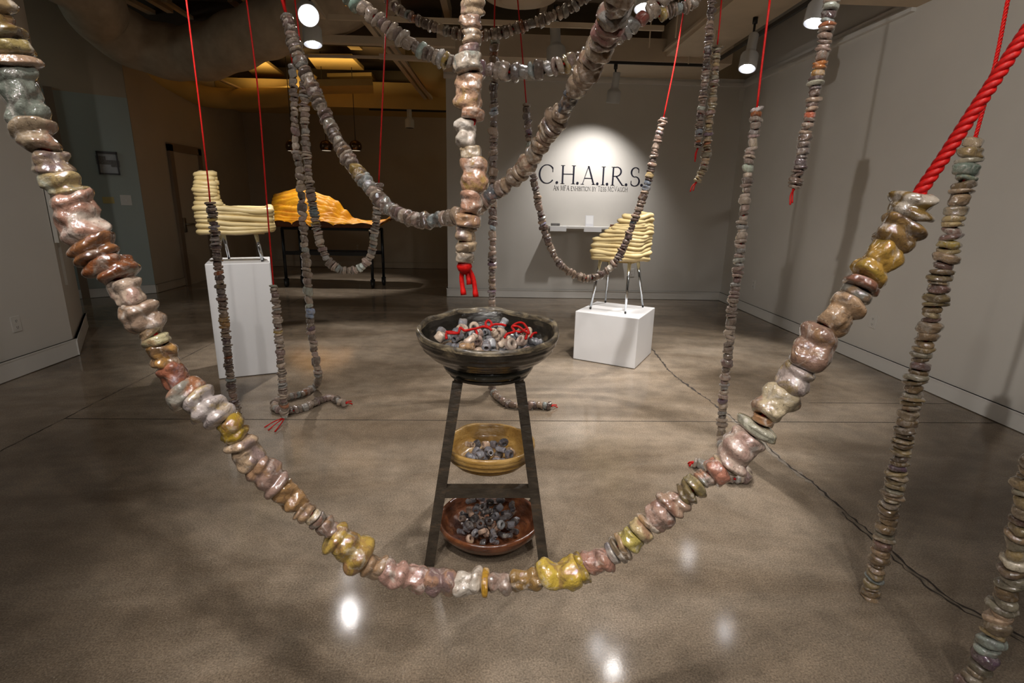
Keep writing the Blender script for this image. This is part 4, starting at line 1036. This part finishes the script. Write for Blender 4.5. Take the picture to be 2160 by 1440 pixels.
strand('thick bead strand entering the bottom right corner close to the camera', [(2182, 960, 1.2), (2164, 1060, 1.2), (2150, 1130, 1.2), (2136, 1200, 1.2), (2114, 1280, 1.2), (2092, 1350, 1.2), (2062, 1410, 1.2), (2032, 1460, 1.2)], .030, 'olive', 103, lenk=1.25, over=[(2138, 1190, 1.2, '#b3ac9a'), (2106, 1300, 1.2, '#b09a84'), (2085, 1360, 1.2, '#7f8a84')])

# ------------------------------------------------------------------ loose beads heaped in the bowls
BLIB = []
for k in range(12):
    rr = random.Random(300+k); kind = k % 3
    R = [.017, .019, .014][kind]; Ln = [.030, .022, .046][kind]
    vs, fs = bead_geo(300+k, Ln, R, [1, 1, 4][kind], 20, [12, 10, 18][kind], .42, .6, rr)
    BLIB.append((mesh_of('ceramic_bead', vs, fs, M['glaze_small']), max(R, Ln*.5), R, Ln))
def inner(prof):
    ir = max(range(len(prof)), key=lambda i: prof[i][1]); q = prof[ir+1:][::-1]
    def g(r):
        for (r0, z0), (r1, z1) in zip(q, q[1:]):
            if r <= r1: return z0+(z1-z0)*(r-r0)/max(1e-6, r1-r0)
        return q[-1][1]+(r-q[-1][0])*6
    return g
def heap(ctr, prof, n, rmax, seed, kinds, group, scale=1.0, cx=0, cy=0, tubes=None):
    rnd = random.Random(seed); g = inner(prof); placed = []
    for k in range(n):
        me, br, R, Ln = BLIB[rnd.randrange(len(BLIB))]; br = (R*.72+Ln*.27+.002)*scale; best = None
        for tr in range(60):
            a = rnd.uniform(0, 2*PI); r = rmax*math.sqrt(rnd.random()); x = cx+r*math.cos(a); y = cy+r*math.sin(a)
            z = max(g(math.hypot(x+br*.7*dx, y+br*.7*dy)) for dx, dy in ((0, 0), (1, 0), (-1, 0), (0, 1), (0, -1)))+br*1.02
            for (px_, py_, pz, pr) in placed:
                h2 = (br+pr)**2-(x-px_)**2-(y-py_)**2
                if h2 > 0: z = max(z, pz+math.sqrt(h2))
            if best is None or z < best[2]: best = (x, y, z)
        placed.append((*best, br))
        q = rnd.random(); acc = 0
        for wgt, colr, lab in kinds:
            acc += wgt
            if q <= acc: break
        o = bpy.data.objects.new('ceramic_bead', me); COL.objects.link(o)
        o.location = (ctr.x+best[0], ctr.y+best[1], best[2])
        o.rotation_euler = (rnd.uniform(.5, 1.9), rnd.uniform(-.5, .5), rnd.uniform(0, 6.28)); o.scale = (scale,)*3
        c = lin(rnd.choice(colr)); kk = rnd.uniform(.85, 1.15); o.color = (c[0]*kk, c[1]*kk, c[2]*kk, 1)
        tag(o, lab, 'bead', group+': '+lab.split(' ceramic')[0])
    return placed
heap(BC, BB, 52, .205, 5, [(.5, ['#a8988a', '#b3a494', '#9a8a80', '#a59088'], 'pinkish grey ceramic bead heaped in the black bowl on top'), (.3, ['#7c8087', '#858a90', '#6c7078'], 'blue grey ceramic bead heaped in the black bowl on top'), (.25, ['#8d745a', '#957a5c', '#7c6a58'], 'brown ceramic bead heaped in the black bowl on top')], 'beads in the black bowl', 1.32)
heap(YC, YB_, 24, .10, 6, [(.62, ['#5f6068', '#6c6c74', '#7c7d86', '#505058'], 'dark slate ceramic bead heaped in the ochre bowl'), (.45, ['#a58c78', '#b09a84', '#96806e'], 'pale tan ceramic bead heaped in the ochre bowl')], 'beads in the ochre bowl', 1.1, 0, -.03)
heap(RC, RB_, 62, .125, 7, [(.76, ['#4c4a4c', '#56565c', '#64656c', '#3e3c3e', '#70727a'], 'dark slate ceramic bead heaped in the red brown bowl'), (.3, ['#8a7466', '#9a8272', '#a08878'], 'dull pink ceramic bead heaped in the red brown bowl')], 'beads in the red brown bowl', 1.0, 0, -.0)
# red cord lying on the heap in the black bowl
def bz(X, Y, z): return at_z(860+X/6, 620+Y/6, z+.016)
m = MB()
for zz, line in [(.925, [(490, 560), (492, 500), (560, 496), (640, 490), (665, 425), (720, 462), (800, 448), (880, 432), (960, 412), (1030, 424), (1062, 372), (1018, 330), (985, 385), (1060, 455)]),
                 (.93, [(1040, 412), (1100, 385), (1180, 384), (1240, 398)]), (.915, [(840, 440), (872, 480), (876, 530)]),
                 (.925, [(1228, 548), (1260, 505), (1350, 474), (1322, 415), (1390, 366), (1465, 372), (1530, 470), (1512, 510), (1494, 565)]), (.935, [(1325, 405), (1400, 412), (1480, 470), (1535, 500)]), (.92, [(1340, 470), (1430, 480), (1500, 440)]), (.918, [(1555, 545), (1590, 500), (1630, 490)]), (.92, [(480, 480), (560, 480), (650, 500)])]:
    m.tube(catmull([bz(X, Y, zz) for X, Y in line], .006), .0052, 8)
o = m.put('red_rope', M['rope'], None, True, loc=(BC.x, BC.y, .92)); tag(o, 'loose red cord coiled on the beads in the black bowl', 'cord')

# ------------------------------------------------------------------ ceiling: beams, ducts, tracks, lamps
def cz(x, y, z): return at_z(x, y, z)
def thing_mesh(m, name, label, cat, mat, smooth=False, group=None):
    c = sum((Vector(v) for v in m.v), Vector())/len(m.v)
    o = m.put(name, mat, None, smooth, loc=c); tag(o, label, cat, group); return o
struct(MB().box(-.7, 3.0, 7.25, BY+.3, 3.18, 3.44).put('trim_5', M['beam']))
struct(MB().box(2.85, RX, -3.5, 5.0, 3.13, 3.55).put('trim_6', M['beam']))
struct(MB().box(2.15, 2.75, 1.0, 7.5, 3.24, 3.62).put('trim_7', M['beam']))
struct(MB().box(-5, -.7, 8.0, 8.3, 3.5, TOP).put('trim_8', M['ceil']))
struct(MB().box(-5.02, -.6, 10.62, FARY, 3.06, 3.5).put('trim_9', M['panel']))
def rail(label, a, b, w, h, mat='beam', name='ceiling_rail', cat='rail'):
    m = MB(); m.bar(a, b, w, h); return thing_mesh(m, name, label, cat, M[mat])
rail('long pale lighting rail crossing the ceiling behind the straight strand', cz(693, 36, 3.1), cz(1400, 60, 3.1), .03, .045)
rail('broad beige beam crossing the ceiling below the two lit lamps', cz(676, 83, 3.2), cz(960, 92, 3.2), .09, .08, name='ceiling_beam', cat='beam')
rail('thin beige rail lowest over the ochre panels', cz(610, 117, 3.1), cz(800, 121, 3.1), .03, .03)
rail('flat beige bar above the round duct end', cz(800, 119, 3.12), cz(930, 127, 3.12), .08, .05)
rail('black track along the top of the back wall', Vector((1.35, 7.3, 3.165)), Vector((2.7, 7.3, 3.165)), .03, .03, 'black', 'lighting_track', 'track')
rail('long black diagonal track beside the right wall', cz(1512, 128, 3.12), cz(1760, -28, 3.12), .03, .035, 'black', 'lighting_track', 'track')
rail('pale slotted strut running diagonally up right of the middle', cz(1405, 108, 3.3), cz(1550, -8, 3.3), .09, .03)
rail('pale angled bracket, thicker one beneath the slotted strut', cz(1412, 114, 3.26), cz(1570, -8, 3.26), .035, .03)
rail('paired slotted strut descending over the rear room, left bar', cz(770, 42, 3.25), cz(912, 226, 3.25), .06, .04)
rail('paired slotted strut descending over the rear room, right bar', cz(788, 42, 3.25), cz(920, 222, 3.25), .06, .04)
rail('slim pale rail over the big duct, left of the red cord', cz(345, 0, 3.7), cz(462, 76, 3.7), .06, .04)
rail('broad dark beam edge over the big duct at upper left', cz(250, -10, 3.75), cz(395, 65, 3.75), .10, .05)
rail('dark slotted rail at the top behind the second red cord', cz(485, 0, 3.65), cz(588, 80, 3.65), .06, .04)
rail('pale diagonal brace beside the upper lit lamp', cz(655, 0, 3.3), cz(682, 36, 3.3), .05, .04)
rail('thin ochre rail far back under the big duct', cz(440, 158, 3.3), cz(525, 195, 3.3), .035, .03)
rail('long black ceiling track across the rear room', Vector((-2.3, 10.7, 3.045)), Vector((-.7, 10.7, 3.045)), .03, .03, 'black', 'lighting_track', 'track')
# threaded hanger rods near the right strut
for x, y0, y1 in ((1369, 60, 100), (1425, 25, 80), (1452, 70, 135), (1510, 60, 84)):
    a = cz(x, y1, 3.15); thing_mesh(MB().tube([a, Vector((a.x, a.y, TOP))], .008, 6), 'hanger_rod', 'thin threaded rod hanging from the ceiling beside the right strut', 'rod', M['beam'], True, 'hanger rods')
# joists under the deck
for k, x in enumerate((-4.2, -3.0, -1.8, -.6, .6, 1.8)):
    m = MB(); m.box(x-.04, x+.04, -3.9, 7.9, 3.72, TOP); o = m.put('trim_%d' % (20+k), M['beam']); struct(o)
for k, y in enumerate((6.4, 5.2)):
    struct(MB().box(-5, 2.2, y-.06, y+.06, 3.55, 3.72).put('trim_%d' % (30+k), M['ceil']))
# ducts
dp = [at_y(90, -90, 6.3), at_y(178, -20, 6.6), at_y(215, 40, 7.0), at_y(285, 88, 7.3), at_y(370, 112, 7.4), at_y(440, 108, 7.3), at_y(520, 78, 7.1), at_y(620, 38, 6.9), at_y(720, 0, 6.8), at_y(820, -40, 6.7)]
q = catmull(dp, .06)
m = MB(); n = len(q)
m.tube(q, lambda t: .31+.012*math.sin(t*60)+.012*noise.noise(Vector((t*20, 0, 0))), 28)
thing_mesh(m, 'air_duct', 'fat wrapped grey duct bending across the upper left ceiling', 'duct', M['duct'], True)
dp = [at_y(150, -120, 8.3), at_y(140, -20, 8.3), at_y(152, 60, 8.3), at_y(205, 98, 8.4), at_y(290, 138, 8.7), at_y(360, 172, 9.3), at_y(420, 200, 10.0), at_y(480, 208, 10.4), at_y(560, 206, 10.4), at_y(625, 196, 10.4), at_y(650, 150, 10.4)]
thing_mesh(MB().tube(catmull(dp, .06), .17, 20), 'air_duct', 'slimmer ochre duct running under the fat duct to the rear', 'duct', M['panel'], True)
c = cz(905, 128, 3.32)
m = MB().tube([Vector((c.x, c.y, 3.45)), Vector((c.x+.02, c.y+1.6, 3.45))], .33, 30)
thing_mesh(m, 'air_duct', 'round ochre duct end seen beside the partition top', 'duct', M['panel'], True)
# ochre panels and boxes of the rear room
def slab(label, p, z, th, mat='panel', name='ceiling_panel', cat='panel'):
    m = MB(); m.prism([cz(x, y, z).xy for x, y in p], z, z+th); return thing_mesh(m, name, label, cat, M[mat])
slab('large ochre ceiling panel left of the pendant cords', [(650, 122), (742, 122), (768, 148), (668, 146)], 3.66, .06)
slab('smaller ochre ceiling panel nearer the far wall', [(690, 162), (784, 160), (796, 177), (716, 176)], 3.6, .06)
slab('small ochre panel tile above the large panel', [(724, 90), (752, 92), (765, 106), (740, 105)], 3.7, .05)
slab('pale ochre light box hanging before the far wall', [(640, 182), (786, 180), (788, 197), (630, 199)], 3.18, .10, 'panel', 'light_box', 'light box')
slab('ochre panel with a round grille left of the bead strands', [(505, 130), (560, 130), (600, 160), (540, 165)], 3.66, .05)
spot('added_chaise_spot', at_y(656, 78, 8.75), (-2.65, 9.1, 1.05), 380, 46, .5)
area('rear_uplight', (-2.6, 9.7, 3.285), (-2.6, 9.7, 5), 8, 1.6, .2, (1, .7, .3))
area('rear_uplight', (-3.9, 10.2, 3.3), (-3.9, 10.2, 5), 6, 1.0, .3, (1, .7, .3))
pl_ = bpy.data.lights.new('rear_room_lamp', 'POINT'); pl_.energy = 7; pl_.color = (1, .74, .42); pl_.shadow_soft_size = .08
o = bpy.data.objects.new('rear_room_lamp', pl_); COL.objects.link(o); o.location = (.6, 10.2, 2.9)
pl_ = bpy.data.lights.new('hall_lamp', 'AREA'); pl_.energy = 6; pl_.color = (.86, 1, .95); pl_.size = .6
o = bpy.data.objects.new('hall_lamp', pl_); COL.objects.link(o); aim(o, (-7.0, 5.6, 3.0), (-5.4, 7.8, .6))
# round ceiling diffuser
c = cz(1098, -6, 3.3)
e = empty('air_diffuser', 'round beige ceiling diffuser at the top centre', 'vent', c)
m = MB()
MB().lathe([(0, .02), (.30, .02), (.34, .03), (.34, .05), (.2, .16), (0, .16)], c-Vector((0, 0, .03)), 40).put('outer_cone', M['beam'], e, True)
MB().lathe([(0, -.02), (.16, -.015), (.2, .0), (.2, .015), (0, .018)], c-Vector((0, 0, .03)), 40).put('inner_cone', M['beam'], e, True)
MB().tube([c+Vector((0, 0, .1)), Vector((c.x, c.y, TOP))], .18, 20).put('neck', M['duct'], e, True)

def track_lamp(label, p, target, lit=True, power=150, size=60, blend=.35, scale=1.0, mount=True, color=WARM):
    """a white can on a neck; its mouth at p looks at target"""
    p = Vector(p); d = (Vector(target)-p).normalized(); ax = -d
    rot = frame_for(ax, 0).to_4x4(); T = Matrix.Translation(p)@rot@Matrix.Scale(scale, 4)
    top = p+ax*.36*scale; e = empty('track_lamp', label, 'spotlight', Vector((p.x, p.y, p.z)), 'white track lamps')
    def lm(prof, n=32):
        m = MB().lathe(prof, (0, 0, 0), n); m.v = [T@v for v in m.v]; return m
    lm([(.078, 0), (.083, 0), (.085, .02), (.085, .135), (.078, .15), (.05, .175), (.046, .19), (.046, .35), (.04, .36), (0, .36)]).put('can', M['white_metal'], e, True)
    lm([(.078, 0), (.077, .05), (.066, .085), (0, .09)]).put('reflector', M['white_in'], e, True)
    lm([(0, .05), (.042, .05), (.046, .055), (.042, .085), (0, .0895)]).put('lens', M['lens' if lit else 'lens_off'], e, True)
    m = MB(); a = p+ax*.28*scale; b = Vector((a.x, a.y, a.z+.16*scale)) if mount is True else mount
    m.tube([a, b], .012, 8); m.tube([b, b+Vector((0, 0, .06))], .024, 10); m.put('mount', M['black'], e, True)
    if lit: spot('lamp_spot', p+ax*.035*scale, target, power, size, blend, color, .022)
    return e
track_lamp('lit white can lamp, upper of the two bright ones at left of centre', (-1.47, 4.78, 2.84), (.1, 1.2, 1.0), True, 28, 60)
track_lamp('lit white can lamp, lower of the two bright ones at left of centre', (-1.645, 5.42, 2.79), (-1.45, 4.9, 0), True, 190, 62)
track_lamp('lit white can lamp on the diagonal track near the right wall', (2.50, 5.66, 2.76), (1.9, 4.85, 0), True, 200, 62)
track_lamp('lit white can lamp partly hidden by the bead loop ends at the top', (1.10, 4.32, 2.82), (.75, 3.7, .3), True, 160, 60)
track_lamp('lit white can lamp cut off by the top edge behind the short bead end', (1.19, 4.02, 2.84), (.6, 3.3, .0), True, 150, 58)
track_lamp('white can lamp at upper right partly behind a hanging strand', (2.50, 4.55, 2.84), (1.8, 4.1, 0), True, 120, 58)
track_lamp('grey can lamp pointing down from the long pale rail', (.64, 5.93, 2.80), (.75, 5.6, .9), False, scale=1.15)
track_lamp('white can lamp hanging upright before the lit back wall', (1.54, 7.35, 2.70), (1.5, 7.6, 1.6), False, mount=Vector((1.54, 7.3, 3.09)))
track_lamp('dim can lamp hanging before the far wall of the rear room', (-1.56, 10.7, 2.74), (-1.56, 10.72, 1.5), False, mount=Vector((-1.56, 10.7, 2.965)))
spot('wall_wash', (1.54, 7.37, 2.70), (1.38, 8.18, 1.35), 135, 100, 1.0, (1, .96, .93), .025)
# pendant globes of the rear room
for px_, lab in ((617, 'dark globe pendant half hidden by the bead strands'), (688, 'dark globe pendant, middle of the three in the rear room'), (750, 'dark globe pendant, rightmost of the three in the rear room')):
    c = at_y(px_, 309, 10.3 if px_ > 640 else 9.6)
    e = empty('pendant_lamp', lab, 'pendant lamp', c)
    prof = [(.112*math.sin(a), .112*math.cos(a)) for a in [k*PI/14 for k in range(0, 11)]]
    MB().lathe([(0, .112)]+prof[1:]+[(prof[-1][0]-.006, prof[-1][1])], c, 28).put('globe_shade', M['copper'], e, True)
    MB().lathe([(0, -.06), (prof[-1][0]-.008, -.068), (prof[-1][0]-.008, -.07), (0, -.075)], c, 24).put('lens', M['warm_lens'], e, True)
    MB().tube([c+Vector((0, 0, .11)), Vector((c.x, c.y, TOP))], .006, 6).put('cord', M['black'], e, True)
